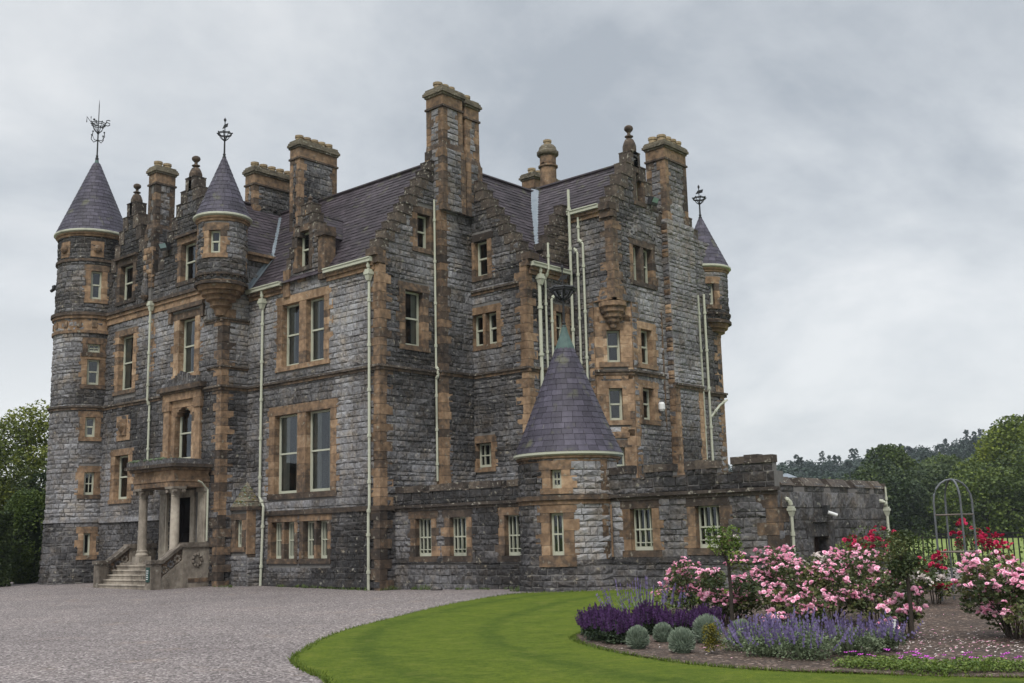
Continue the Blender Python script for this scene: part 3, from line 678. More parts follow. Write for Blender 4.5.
# --- garden block (right) with canted lower corner
BX, BY = 4.7, 6.75; CH = .93
def garden_block():
    f = south(BY)
    walling('wall', f, [(1.2, BX-CH, 0, 9.7), (1.2, BX, 9.7, 13.05)], [], excl=[(BX-.27, BX, 9.7, 13.05)], light=.06)
    gutter(f, 2.9, BX-.42, 13.05)
    # east face
    f = east(BX)
    g = [(6.75+.33*i, 9.95-.33*i, 12.9+.5*i, 13.4+.5*i) for i in range(5)]
    rects = [(BY+CH, 13.7, 0, 9.7), (BY, 13.7, 9.7, 12.9)]+g+[(9.95, 12.0, 12.9, 13.6), (12.0, 12.4, 12.9, 13.2)]
    def qb(mb):
        quoins(mb, BX, BY, -1, 1, 9.75, 12.9, .42)
        ed = []
        for i in range(5): ed += [(6.75+.33*i, 7.14+.33*i, 13.4+.5*i, .48), (9.56-.33*i, 9.95-.33*i, 13.4+.5*i, .48)]
        ed += [(11.7, 12.02, 13.6, .4), (12.0, 12.4, 13.2, .4)]
        step_copings(mb, f, ed, base=.22)
        mb.ubox(f, 6.55, 6.95, 12.95, 13.2, -.45, .07, 'sandstone', .15); mb.ubox(f, 6.63, 7.0, 12.68, 12.95, -.45, .06, 'sandstone', .25)
        string_course(mb, f, BY+CH-.05, 9.62, SE1); string_course(mb, f, 11.7, 13.9, SE1-.35)
        # relieving arch over the paired lights
        for k in range(9):
            a = PI*(.12+.76*k/8); c = (8.63, 12.05)
            u, v = c[0]+.85*math.cos(a), c[1]+.55*math.sin(a)
            mb.hexa([f(u-.1, v-.12, .055), f(u+.1, v-.12, .055), f(u+.1, v-.12, 0), f(u-.1, v-.12, 0), f(u-.11, v+.13, .055), f(u+.11, v+.13, .055), f(u+.11, v+.13, 0), f(u-.11, v+.13, 0)], 'stone', .62+U(-.1, .1))
        # blind canopy slot beside the breast
        mb.ubox(f, 9.55, 9.62, 5.2, 9.6, -.02, .05, 'sandstone', .4)
    W = [dict(l=[(7.95, 8.42), (8.62, 9.16)], v=(10.55, 11.88), m=.24, base=.35), dict(l=[(8.36, 8.72)], v=(13.6, 14.7), m=.2, base=.3, style='slit', head=.2),
         dict(l=[(8.22, 8.92)], v=(7.55, 8.82), m=.28, base=.62), dict(l=[(8.18, 8.88)], v=(5.55, 6.69), m=.28, base=.62)]
    walling('wall', f, rects, W, excl=[(BY, BY+.27, 9.7, 12.9), (9.9, 11.7, 0, 13)], qb=qb, sand=.0, dark=lambda u, v: .02)
    # canted corner
    o = (BX-CH, BY); t = (.70711, .70711); f = slant(o, t); l = CH*1.4142
    def qb(mb):
        string_course(mb, f, -.05, l+.05, SE1)
        for v0 in (4.95, 6.95, 9.0):
            mb.ubox(f, .02, l-.02, v0, v0+.22, -.05, .035, 'sandstone', .6)
        z = .1
        while z < 9.4:
            h = U(.26, .4); a = U(.16, .32); b = U(.16, .32)
            mb.ubox(f, 0, a, z+.005, z+h-.005, -.1, .035, 'sandstone', sand_rnd(.62)); mb.ubox(f, l-b, l, z+.005, z+h-.005, -.1, .035, 'sandstone', sand_rnd(.62)); z += h
    walling('wall', f, [(0, l, 0, 9.7)], [dict(l=[(.42, .90)], v=(7.55, 8.70), m=.3, base=.68), dict(l=[(.42, .90)], v=(5.5, 6.63), m=.3, base=.66), dict(l=[(.42, .90)], v=(3.3, 4.55), m=.3, base=.6)], sand=.55, qb=qb, light=.05, excl=[(0, .2, 0, 9.7), (l-.2, l, 0, 9.7)])
    # sandstone jambs where the cant meets the faces
    mb = MB()
    z = 3.0
    while z < 9.6:
        h = U(.26, .36); w = U(.2, .5)
        mb.ubox(east(BX), BY+CH, BY+CH+w, z+.005, z+h-.005, -.1, .035, 'sandstone', sand_rnd(.6)); mb.ubox(south(BY), BX-CH-U(.15, .3), BX-CH, z+.005, z+h-.005, -.1, .035, 'sandstone', sand_rnd(.55)); z += h
    # corbelled squinch carrying the square corner above
    mb.face([(BX-CH-.05, BY-.02, 9.72), (BX+.02, BY-.02, 9.72), (BX+.02, BY+CH+.05, 9.72)], 'sandstone', .4)
    c = (BX-.22, BY+.22)
    for k, (r, z0, z1) in enumerate([(.50, 9.45, 9.66), (.42, 9.26, 9.447), (.33, 9.08, 9.257), (.24, 8.92, 9.077), (.13, 8.74, 8.917)]):
        mb.lathe((c[0]-.16, c[1]+.16, 0), [(.01, z1), (r, z1), (r, z0+.05), (r*.82, z0), (.01, z0)], 'sandstone', .5-.03*k, 14)
    for k in range(3):       # little gablets on the corbel table
        a = (BX-CH*.92+k*.33*CH, BY+k*.33*CH)
    mb.hexa([(BX-CH, BY-.02, 9.7), (BX-CH*.1, BY-.02, 9.7), (BX-CH*.1, BY+.03, 9.7), (BX-CH, BY+.03, 9.7), (BX-.28, BY-.03, 10.5), (BX-.2, BY-.03, 10.5), (BX-.2, BY+.02, 10.5), (BX-.28, BY+.02, 10.5)], 'sandstone', .5)
    mb.hexa([(BX-.03, BY+.1, 9.7), (BX+.03, BY+.1, 9.7), (BX+.03, BY+CH, 9.7), (BX-.03, BY+CH, 9.7), (BX-.03, BY+.2, 10.5), (BX+.035, BY+.2, 10.5), (BX+.035, BY+.28, 10.5), (BX-.03, BY+.28, 10.5)], 'sandstone', .5)
    mb.build('corbel', HOUSE)
    # breast and stack
    mb = MB(); mb.box(4.2, 4.98, 9.9, 11.7, 0, 13.2, 'mortar', .3)
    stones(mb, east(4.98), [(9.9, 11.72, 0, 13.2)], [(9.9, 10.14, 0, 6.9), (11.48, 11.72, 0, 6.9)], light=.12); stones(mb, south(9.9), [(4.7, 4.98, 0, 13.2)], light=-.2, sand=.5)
    quoins(mb, 4.98, 9.9, -1, 1, 0, 7.0, .6, la=.25, lb=.3); quoins(mb, 4.98, 11.72, -1, -1, 0, 7.0, .6, la=.25, lb=.28)
    string_course(mb, east(4.98), 9.85, 11.75, SE1-.3)
    mb.build('chimney_breast', HOUSE)
    chimney(4.15, 4.95, 9.98, 11.42, 13.2, 15.55, (2, 4), base=.4)
    finial((BX-.2, 8.35, 15.42), 1.15, .17)
garden_block()
# --- entrance block
EX, EY = -7.3, -1.13
def entrance_block():
    f = south(EY)
    g1 = [(-14.1-1.7+.28*i, -14.1+1.7-.28*i, 12.3+.55*i, 12.85+.55*i) for i in range(6)]
    g2 = [(-9.7-2.1+.3*i, -9.7+2.1-.3*i, 12.3+.48*i, 12.78+.48*i) for i in range(7)]
    rects = [(-17.9, EX, 0, 12.3)]+g1+g2
    def qb(mb):
        quoins(mb, EX, EY, -1, 1, 2.5, 12.3, .5); quoins(mb, EX+.05, EY-.05, -1, 1, 0, 2.6, .2)
        string_course(mb, f, -17, EX+.1, SE1); string_course(mb, f, -17, EX+.1, 10.0, rnd=.35, big=.6) if False else None
        mb.ubox(f, -17.2, EX, SE2-.02, SE2+.1, -.05, .2, 'sandstone', .15); mb.ubox(f, -17.2, EX, SE2-.16, SE2-.025, -.05, .13, 'sandstone', .55); mb.ubox(f, -17.2, EX, SE2-.4, SE2-.163, -.05, .07, 'sandstone', .6)
        mb.ubox(f, -17.2, -11.1, 2.52, 2.7, -.05, .1, 'stone', .75); mb.ubox(f, -7.9, EX, 2.52, 2.7, -.05, .1, 'stone', .5)
        ed = []
        for i in range(6): ed += [(-15.8+.28*i, -15.8+.28*i+.36, 12.85+.55*i, .53), (-12.4-.28*i-.36, -12.4-.28*i, 12.85+.55*i, .53)]
        for i in range(7): ed += [(-11.8+.3*i, -11.8+.3*i+.38, 12.78+.48*i, .45), (-7.6-.3*i-.38, -7.6-.3*i, 12.78+.48*i, .45)]
        step_copings(mb, f, ed, base=.18)
        # portal above the porch: pilasters, entablature and carved cresting round the arched window
        for x in (-10.95, -8.85): mb.ubox(f, x, x+.38, 4.6, 6.95, -.05, .13, 'sandstone', .6); mb.ubox(f, x-.05, x+.43, 6.6, 6.95, -.05, .17, 'sandstone', .5)
        mb.ubox(f, -11.0, -8.42, 6.96, 7.3, -.05, .15, 'sandstone', .58); mb.ubox(f, -11.2, -8.22, 7.31, 7.5, -.05, .30, 'sandstone', .22); mb.ubox(f, -11.1, -8.3, 7.24, 7.306, -.05, .22, 'sandstone', .3)
        for k in range(14):
            u = -10.75+.16*k; h = .22+.28*math.exp(-((k-6.5)/3.2)**2)+U(0, .08)
            mb.hexa([f(u-.09, 7.5, .2), f(u+.09, 7.5, .2), f(u+.09, 7.5, .05), f(u-.09, 7.5, .05), f(u-.03, 7.5+h, .18), f(u+.05, 7.5+h, .18), f(u+.05, 7.5+h, .08), f(u-.03, 7.5+h, .08)], 'stone', U(.2, .45))
        mb.ubox(f, -11.15, -10.85, 4.5, 5.1, -.05, .08, 'sandstone', .5)
        # armorial panel
        mb.ubox(f, -14.6, -13.55, 5.75, 6.75, -.05, .045, 'sandstone', .66); mb.ubox(f, -14.35, -13.8, 5.95, 6.6, -.05, .10, 'sandstone', .45)
        mb.lathe((-14.08, EY-.1, 6.3), [(.01, -.25), (.1, -.16), (.2, 0), (.2, .18), (.01, .18)], 'sandstone', .5, 8)
        # pilaster strip and hood beside the upper window
        mb.ubox(f, -10.85, -8.45, 10.45, 10.62, -.05, .17, 'sandstone', .25); mb.ubox(f, -10.85, -10.65, 10.0, 10.45, -.05, .12, 'sandstone', .3); mb.ubox(f, -8.65, -8.45, 10.0, 10.45, -.05, .12, 'sandstone', .3)
        for v in [8+.35*k for k in range(7)]: mb.ubox(f, -12.35, -11.95+U(-.1, .15), v, v+.34, -.05, .03, 'sandstone', sand_rnd(.6))
    W = [dict(l=[(-14.68, -13.57)], v=(7.8, 10.05), m=.34, curtains=True), dict(l=[(-10.19, -9.12)], v=(7.95, 10.1), m=.42, base=.7, curtains=True),
         dict(l=[(-10.30, -9.16)], v=(4.72, 6.69), m=.3, base=.7, arch=True), dict(l=[(-14.66, -13.63)], v=(3.42, 5.16), m=.36), 
         dict(l=[(-14.80, -13.80)], v=(11.55, 13.05), m=.28, base=.3, hood=True), dict(l=[(-10.22, -9.20)], v=(11.6, 13.1), m=.28, base=.35, hood=True)]
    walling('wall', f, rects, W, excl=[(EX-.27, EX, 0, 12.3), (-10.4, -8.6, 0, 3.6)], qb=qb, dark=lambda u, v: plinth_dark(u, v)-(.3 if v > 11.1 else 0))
    f = east(EX)
    def qb(mb):
        string_course(mb, f, EY-.1, 0, SE1); string_course(mb, f, EY-.1, 0, 9.72, big=.8); string_course(mb, f, EY-.1, 0, 7.95, big=.7)
        string_course(mb, south(EY), -8.4, EX+.05, 9.72, big=.8); string_course(mb, south(EY), -8.2, EX+.05, 7.95, big=.7)
    walling('wall', f, [(EY, 0, 0, 12.3), (0, 3, 10.7, 12.3)], [], excl=[(EY, EY+.27, 0, 12.3)], qb=qb, dark=plinth_dark)
    mb = MB(); f2 = east(EX); mb.ubox(f2, -.6, 2.2, 12.1, 12.3, -.1, .16, 'sandstone', .45); mb.ubox(f2, -.6, 2.2, 12.302, 12.40, -.1, .26, 'sandstone', .5); mb.build('cornice', HOUSE)
    # chimney with niche figure between the two gables
    m2 = MB(); m2.box(-12.75, -12.15, EY-.14, EY+.3, 11.2, 13.4, 'mortar', .3); stones(m2, south(EY-.14), [(-12.75, -12.15, 11.7, 13.4)], sand=.75, dark=lambda u, v: -.25); stones(m2, east(-12.15), [(EY-.14, EY, 11.7, 13.4)], sand=.8, dark=lambda u, v: -.2)
    m2.lathe((-12.45, EY-.22, 11.2), [(.01, 0), (.1, .02), (.17, .15), (.17, .2), (.01, .2)], 'sandstone', .3, 10)
    m2.lathe((-12.45, EY-.22, 11.4), [(.14, 0), (.15, .3), (.12, .5), (.13, .62), (.06, .7), (.085, .78), (.08, .9), (.01, .95)], 'stone', .4, 10)
    m2.build('chimney_breast', HOUSE)
    chimney(-12.72, -12.22, EY-.02, EY+.8, 12.3, 16.05, (1, 2), base=.25, lower=(-12.8, -12.14, EY-.08, EY+.9, 12.3, 14.2))
    finial((-14.1, EY+.2, 15.55), 1.0, .16); finial((-9.7, EY+.2, 15.6), 1.05, .17)
entrance_block()

# ------------------------------------------------------------------ main roofs
def add_roof(name, fn):
    mb = MB(); fn(mb); return mb.build(name, HOUSE)
def roofs():
    def A(mb):
        z0, z1, ya, yr = 10.82, 15.0, -.18, 3.0; s = Vector((0, yr-ya, z1-z0)); l = s.length; s /= l; n = Vector((0, -s.z, s.y))
        slates(mb, (-9.6, ya, z0), (1, 0, 0), s, [(0, 1.55), (0, l), (9.25, l), (9.25, 0), (2.3, 0), (2.3, 1.55)], n)
        mb.face([(-9.6, 3, 15), (-.35, 3, 15), (-.35, 6.2, 10.8), (-9.6, 6.2, 10.8)], 'slate', .4)
        mb.tube([(-9.6, 3, 15.03), (-.2, 3, 15.03)], .08, 'slate', .3, 6)
        # lead valley against the entrance block
    r = add_roof('roof', A)
    def Cc(mb):
        z0, z1, xa, xr = 10.86, 14.95, 3.0, -.05; s = Vector((xr-xa, 0, z1-z0)); l = s.length; s /= l; n = Vector((s.z, 0, -s.x))
        slates(mb, (xa, 4.55, z0), (0, 1, 0), s, [(0, 0), (0, l), (3.8, l), (3.8, l*.4), (2.25, l*.4), (2.25, 0)], n)
        mb.tube([(xr, 3.4, 14.98), (xr, 8.35, 14.98)], .08, 'slate', .3, 6)
        mb.face([(xr, 3.0, 14.95), (xr, 8.3, 14.95), (-3.2, 8.3, 10.8), (-3.2, 3, 10.8)], 'slate', .4)
    add_roof('roof', Cc)
    def B(mb):
        z0, z1, ya, yr = 13.12, 15.1, 6.6, 8.35; s = Vector((0, yr-ya, z1-z0)); l = s.length; s /= l; n = Vector((0, -s.z, s.y))
        slates(mb, (-.2, ya, z0), (1, 0, 0), s, [(2.8, -2.05), (1.5, 0), (0.1, l), (4.5, l), (4.5, 0), (2.85, 0)], n)
        mb.tube([(-.05, 8.35, 15.13), (4.3, 8.35, 15.13)], .08, 'slate', .3, 6)
        mb.face([(-.2, 8.35, 15.1), (4.3, 8.35, 15.1), (4.3, 10.1, 13.0), (-.2, 10.1, 13.0)], 'slate', .4)
        mb.face([(-4, 10.1, 12.8), (4.6, 10.1, 12.8), (4.6, 13.6, 12.8), (-4, 13.6, 12.8)], 'slate', .4)
    add_roof('roof', B)
    def E(mb):
        for xr, zr, half, ze in ((-9.6, 15.15, 2.35, 12.35), (-14.1, 15.0, 2.2, 12.35)):
            for sg in (1, -1):
                s = Vector((-sg*half, 0, zr-ze)); l = s.length; s /= l; n = Vector((sg*(zr-ze)/l, 0, half/l))
                slates(mb, (xr+sg*half, EY+.35, ze), (0, 1, 0), s, [(0, 0), (0, l), (6.5, l), (6.5, 0)], n)
            mb.tube([(xr, EY+.3, zr+.03), (xr, 5.6, zr+.03)], .08, 'slate', .3, 6)
    add_roof('roof', E)
    # lead valleys: strips lying in the two valleys
    mb = MB(); M1 = MB()
    def strip(mb, p, q, w, nrm):
        p, q = Vector(p), Vector(q); t = (q-p).normalized(); n = Vector(nrm).normalized(); e = t.cross(n).normalized()*w; m = 5
        for i in range(m):
            a = p+(q-p)*(i/m); b = p+(q-p)*((i+1)/m+.01); o = n*.06
            mb.face([a-e+o, b-e+o, b+o*.6, a+o*.6], 'lead', .5+U(-.1, .2)); mb.face([a+o*.6, b+o*.6, b+e+o, a+e+o], 'lead', .5+U(-.1, .2))
    strip(M1, (2.42, 5.28, 11.64), (.0, 8.28, 15.06), .2, (.55, -.55, .62))
    M1.build('lead_valley', HOUSE)
    strip(mb, (-7.28, 1.03, 12.42), (-9.3, 2.75, 14.75), .2, (.55, -.55, .62))
    mb.ubox(east(EX), -.15, 1.0, 10.7, 10.71, -.01, .01, 'lead')
    p, q = Vector((EX+.06, -.1, 10.96)), Vector((EX+.06, 1.0, 12.42)); mb.face([p, q, q+Vector((0, -.04, .16)), p+Vector((0, -.04, .16))], 'lead', .5)
    mb.face([p+Vector((-.01, 0, .02)), q+Vector((-.01, 0, .02)), q+Vector((.2, 0, .03)), p+Vector((.2, 0, .03))], 'lead', .5)
    mb.build('lead_valley', HOUSE)
roofs()
gutter(south(0), -7.2, -5.15, 10.76); gutter(south(0), -2.65, -.2, 10.76)
# wall dormer on the south front
def dormer():
    f = south(-.02); mb = MB()
    st = [(-5.05, -2.7, 10.5, 11.3)]+[(-4.95+.16*i, -2.8-.16*i, 11.3+.37*i, 11.67+.37*i) for i in range(6)]
    hole = (-4.36, -3.70, 11.28, 12.6)
    shell(mb, f, st, [(hole[0]-.06, hole[1]+.06, hole[2]-.06, hole[3]+.06)], .4)
    stones(mb, f, st, [(hole[0]-.2, hole[1]+.2, hole[2]-.17, hole[3]+.2)], dark=lambda u, v: -.25, sand=.1)
    ed = []
    for i in range(6): ed += [(-4.95+.16*i, -4.72+.16*i, 11.67+.37*i, .35), (-3.03-.16*i, -2.8-.16*i, 11.67+.37*i, .35)]
    step_copings(mb, f, ed, .4, .22)
    mb.ubox(f, -5.1, -4.75, 10.3, 11.3, -.3, .09, 'sandstone', .5); mb.ubox(f, -3.0, -2.62, 10.6, 12.15, -.3, .17, 'sandstone', .35)
    mb.ubox(f, -3.06, -2.56, 12.15, 12.3, -.3, .25, 'sandstone', .15); mb.ubox(f, -3.02, -2.6, 12.3, 12.5, -.3, .2, 'sandstone', .2)
    mb.lathe((-3.9, .15, 13.5), [(.14, 0), (.14, .15), (.06, .25), (.1, .33), (.02, .45)], 'sandstone', .25, 8)
    d = mb.build('dormer', HOUSE)
    w = window(f, [(hole[0], hole[1])], hole[2], hole[3], m=.2, base=.3)
    r = MB(); zr = 13.25
    for sg in (1, -1):
        for i in range(7):
            z0 = 12.2+.15*i; z1 = z0+.16; x0 = -3.9+sg*(1.0-.14*i); x1 = -3.9+sg*(1.0-.14*(i+1)); yb = (z0-10.82)*.762-.1+.15
            r.face([(x0, .35, z0+.02), (x0, yb+.2, z0+.02), (x1, yb+.4, z1), (x1, .35, z1)], 'slate', U(.3, .6))
        r.face([(-3.9+sg*.95, .3, 11.0), (-3.9+sg*.95, 1.3, 12.25), (-3.9+sg*.95, .3, 12.25)], 'slate', .3)
    r.tube([(-3.9, .3, zr), (-3.9, 1.85, zr)], .06, 'slate', .2, 6)
    r.face([(-3.9+.98, 1.15, 12.4), (-3.9+1.2, 1.25, 12.45), (-3.9+.2, 1.95, 13.3), (-3.9+.0, 1.85, 13.3)], 'lead', .5)
    r.build('roof', d)
dormer()
chimney(-7.5, -6.95, 2.0, 3.85, 12.2, 16.6, (1, 5), base=.42)
chimney(-9.95, -9.4, 1.6, 3.7, 14.3, 16.0, (1, 5), base=.42)
# tall round shaft and low stack beyond the ridge
def far_chimneys():
    c = (-1.07, 10.4); mb = MB()
    mb.lathe((*c, 0), [(.35, 12.8), (.35, 16.95)], 'sandstone', .5, 14); mb.lathe((*c, 16.75), [(.35, 0), (.42, .04), (.42, .1), (.35, .13), (.35, .5)], 'sandstone', .45, 14); mb.lathe((*c, 17.25), [(.34, 0), (.44, .06), (.47, .12), (.47, .2), (.4, .25), (.36, .4), (.28, .5), (.1, .5)], 'mossy_stone', .4, 14)
    o = mb.build('chimney', HOUSE); pot(o, c[0], c[1], 17.74)
    chimney(-3.0, -2.35, 11.0, 12.9, 13.0, 16.3, (1, 4), base=.5)
far_chimneys()

# ------------------------------------------------------------------ round towers and turrets
def gable_crest_dummy(): pass
def west_tower():
    c = (-17.08, -1.22); r = 1.37; bat = lambda v: .045*max(0, 2.7-v); f = cyl(*c, r, bat)
    def A(deg): return math.radians(deg)*r
    rects = [(A(-200), A(100), 0, 14.6)]
    def qb(mb):
        st = .25
        a0, a1 = A(-200), A(100)
        mb.ubox(f, a0, a1, SE2+.0, SE2+.13, -.05, .18, 'sandstone', .18, st); mb.ubox(f, a0, a1, SE2-.12, SE2-.005, -.05, .12, 'sandstone', .5, st)
        mb.ubox(f, a0, a1, SE2-.62, SE2-.125, -.05, .04, 'sandstone', .62, st); mb.ubox(f, a0, a1, SE2-.75, SE2-.625, -.05, .11, 'sandstone', .45, st)
        for k in range(-7, 5):
            u = A(-20+24*k); mb.ubox(f, u-.09, u+.09, SE2-.5, SE2-.25, -.02, .085, 'sandstone', .45)
        string_course(mb, f, a0, a1, SE1, step=st); mb.ubox(f, a0, a1, 2.55, 2.68, -.05, .08, 'stone', .7, st)
        mb.ubox(f, a0, a1, 13.36, 13.47, -.05, .09, 'sandstone', .2, st)
        for dg in (-78, -20):
            u = A(dg); mb.ubox(f, u-.26, u+.26, 13.56, 14.24, -.05, .04, 'sandstone', .55, .15)
            q = f(u, 13.9, .06); mb.ball(q, .17, 'sandstone', .42, 10); 
    mk = lambda d, w, v, **k: dict(l=[(A(d)-w/2, A(d)+w/2)], v=v, m=.24, rec=.1, **k)
    W = [mk(-19, .44, (11.75, 12.95)), mk(-18, .5, (9.5, 9.85), style='bars', nbars=1), mk(-18, .5, (8.15, 9.2)), mk(-19, .40, (6.0, 6.8)), mk(-17, .40, (3.66, 4.56), style='bars', nbars=1), mk(-17, .26, (1.25, 2.12), style='slit')]
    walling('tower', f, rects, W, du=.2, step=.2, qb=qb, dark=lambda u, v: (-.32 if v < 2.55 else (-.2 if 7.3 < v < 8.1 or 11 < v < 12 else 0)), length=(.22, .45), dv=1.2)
    t = bpy.context.scene.objects['tower'] if 'tower' in SC.objects else HOUSE
    mb = MB(); eaves_ring(mb, c, 1.49, 14.62); mb.build('cornice', t)
    mb = MB(); cone_slates(mb, c, 1.55, 14.72, 18.1, rtop=.14); mb.lathe((*c, 17.7), [(.27, -.12), (.17, .2), (.08, .5), (.05, .68)], 'copper', .5, 12); mb.build('conical_roof', t)
    weathervane((*c, 18.3), 2.75, t, letters=True, basket=.3)
west_tower()
def turret(c, zc, r, cone_h, wdeg, wv, corb_z, name, deg0, fin):
    f = cyl(*c, r); A = lambda d: math.radians(d)*r
    rects = [(A(-179), A(181), corb_z+.45, zc-.15)]
    def qb(mb):
        mb.ubox(f, A(-180), A(180), corb_z+.62, corb_z+.7, -.05, .09, 'sandstone', .1, .2); mb.ubox(f, A(-180), A(180), corb_z+.3, corb_z+.40, -.05, .10, 'sandstone', .12, .2)
        for k in range(24): u = A(-180+15*k); mb.ubox(f, u, u+.12, corb_z+.55, corb_z+.62, -.02, .06, 'sandstone', .15)
        z = corb_z+.75
        while z < zc-.35:
            mb.ubox(f, A(deg0-85), A(deg0-85)+U(.2, .4), z, z+.27, -.05, .03, 'sandstone', sand_rnd(.5), .15); mb.ubox(f, A(deg0+85), A(deg0+85)+U(.2, .4), z, z+.27, -.05, .03, 'sandstone', sand_rnd(.5), .15); z += .28
    w = .42
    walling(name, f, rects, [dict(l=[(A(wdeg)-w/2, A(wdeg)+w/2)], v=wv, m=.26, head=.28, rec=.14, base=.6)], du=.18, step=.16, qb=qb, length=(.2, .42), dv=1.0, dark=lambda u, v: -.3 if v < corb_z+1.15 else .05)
    t = [o for o in SC.objects if o.name.startswith(name)][-1]
    mb = MB(); eaves_ring(mb, c, r+.1, zc); mb.build('cornice', t)
    mb = MB(); cone_slates(mb, c, r+.15, zc+.1, zc+.1+cone_h, rtop=.05); mb.build('conical_roof', t)
    weathervane((*c, zc+.05+cone_h), fin, t, basket=.26)
    mb = MB(); z = corb_z
    mb.lathe((*c, 0), [(.01, z+.46), (r+.0, z+.46), (r, z+.3), (r-.02, z+.28), (r*.93, z+.12), (r*.8, z+.1), (r*.8, z-.02), (r*.62, z-.06), (r*.62, z-.2), (r*.46, z-.25), (r*.44, z-.42), (r*.3, z-.5), (.2, z-.75), (.01, z-.8)], 'sandstone', .55, 24)
    mb.build('corbel', t)
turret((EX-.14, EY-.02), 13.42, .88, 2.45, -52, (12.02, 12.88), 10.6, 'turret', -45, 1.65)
def corner_turret():
    walling('wall', north(13.7), [(-4, BX, 0, 12.9)], [])
    mb = MB(); quoins(mb, BX, 13.72, -1, -1, 0, 12.8, .58); mb.build('quoins', HOUSE)
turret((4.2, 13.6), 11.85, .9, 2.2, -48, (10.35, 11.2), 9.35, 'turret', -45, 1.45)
corner_turret()

# ------------------------------------------------------------------ low service wing with the squat round tower
def wing():
    WY, WX = .64, 13.65; f = south(WY)
    mer = [(0.1, 1.35), (1.7, 3.1), (3.4, 4.7), (4.95, 5.9), (8.5, 9.42), (9.87, 10.73), (11.17, 12.06), (12.5, 13.62)]
    base_top = 3.05
    rects = [(0.02, WX, 0, base_top)]; mrects = [(a, b, base_top, 3.36+(.06 if a > 12 else 0)+(.0 if a > 8 else -.14)) for a, b in mer]
    def qb(mb):
        mb.ubox(f, .02, WX+.1, 2.57, 2.66, -.05, .13, 'coping', .2); mb.ubox(f, .02, WX+.05, 2.48, 2.567, -.05, .06, 'coping', .4)
        shell(mb, f, mrects, [], .2); stones(mb, f, mrects, dark=lambda u, v: -.3)
        for a, b in mer:
            z = 3.36+(.06 if a > 12 else 0)+(.0 if a > 8 else -.14)
            n = 3; [mb.ubox(f, a-.02+(b-a+.04)*i/n, a-.02+(b-a+.04)*(i+1)/n, z-.16, z+.02+U(0, .06), -.22, .05+U(0, .02), 'coping', U(.1, .6)) for i in range(n)]
        for (a0, b0), (a1, b1) in zip(mer, mer[1:]): mb.ubox(f, b0+.02, a1-.02, base_top-.02, base_top+.03, -.48, .04, 'coping', .3)
        mb.ubox(f, .02, WX+.04, .85, 1.0, -.05, .06, 'stone', .15)
        quoins(mb, WX, WY, -1, 1, 0, 2.5, .32)
    st = dict(style='bars', nbars=3, m=.27, head=.24, sill=.17, rec=.16, ft=.035)
    W = [dict(l=[(.98, 1.70)], v=(1.05, 2.22), base=.4, **st), dict(l=[(2.5, 3.22)], v=(1.05, 2.22), base=.42, **st), dict(l=[(4.78, 5.45)], v=(1.05, 2.22), base=.42, **st),
         dict(l=[(9.32, 10.02)], v=(1.16, 2.26), base=.55, **st), dict(l=[(11.35, 12.07)], v=(1.2, 2.26), base=.42, **st)]
    walling('wall', f, rects, W, qb=qb, dark=lambda u, v: (-.32 if v > 2.6 else (-.22 if v < .9 else (-.02 if u < 6 else .12))), excl=[(WX-.27, WX, .9, 2.45)])
    # east return, rounded at the far end
    f = east(WX); mer = [(.9, 1.55), (2.15, 3.25), (3.65, 4.75), (5.15, 6.1), (6.4, 7.1)]
    rects = [(WY+.0, 7.0, 0, 2.55)]+[(a, min(b, 7.0), 2.55, 2.78) for a, b in mer]
    dr = (2.45, 3.32, 0, 1.42)
    mb = MB(); shell(mb, f, rects, [(dr[0]-.02, dr[1]+.02, 0, dr[3]+.02)], .45)
    stones(mb, f, rects, [(dr[0]-.3, dr[1]+.3, 0, 1.75)], dark=lambda u, v: -.12 if v < 2.5 else -.2, course=(.2, .34), length=(.25, .6))
    mb.ubox(f, dr[0]-.3, dr[0], 0, dr[3], -.4, .03, 'stone', .35); mb.ubox(f, dr[1], dr[1]+.3, 0, dr[3], -.4, .03, 'stone', .35); mb.ubox(f, dr[0]-.35, dr[1]+.35, dr[3]+.004, dr[3]+.36, -.4, .035, 'stone', .2)
    mb.ubox(f, dr[0], dr[1], dr[3]+.365, dr[3]+.5, -.1, .1, 'stone', .25)
    for a, b in mer:
        b = min(b, 7.0)
        mb.hexa([f(a-.02, 2.7, .07), f(b+.02, 2.7, .07), f(b+.02, 2.7, -.47), f(a-.02, 2.7, -.47), f(a, 2.92+.0*a, -.12), f(b, 2.92, -.12), f(b, 2.92, -.4), f(a, 2.92, -.4)], 'coping', U(.1, .7))
    fc = cyl(WX-.6, 7.0, .6); ar = [(0, PI/2*.6, 0, 2.6)]
    shell(mb, fc, ar, [], .45, .15); stones(mb, fc, ar, dark=lambda u, v: -.2, length=(.2, .4)); mb.ubox(fc, 0, PI/2*.6, 2.6, 2.85, -.4, .05, 'coping', .4, .15)
    mb.box(8, WX-.6, 7.15, 7.6, 0, 2.6, 'stone', .3); mb.box(.5, WX-.45, 1.1, 7.1, 2.3, 2.4, 'lead', .2)
    mb.build('wall', HOUSE)
    d = MB(); d.ubox(f, dr[0], dr[1], 0.02, dr[3], -.34, -.28, 'dark_wood', .6)
    for k in range(5): d.ubox(f, dr[0]+.02+.17*k, dr[0]+.17+.17*k, .04, dr[3]-.02, -.28, -.265, 'dark_wood', U(.3, .9))
    d.build('door', HOUSE)
    for y in (1.15, 6.9):
        drainpipe([(WX+.13, y, .05), (WX+.13, y, 2.0)], .045, (WX+.13, y, 2.12), hs=.65); 
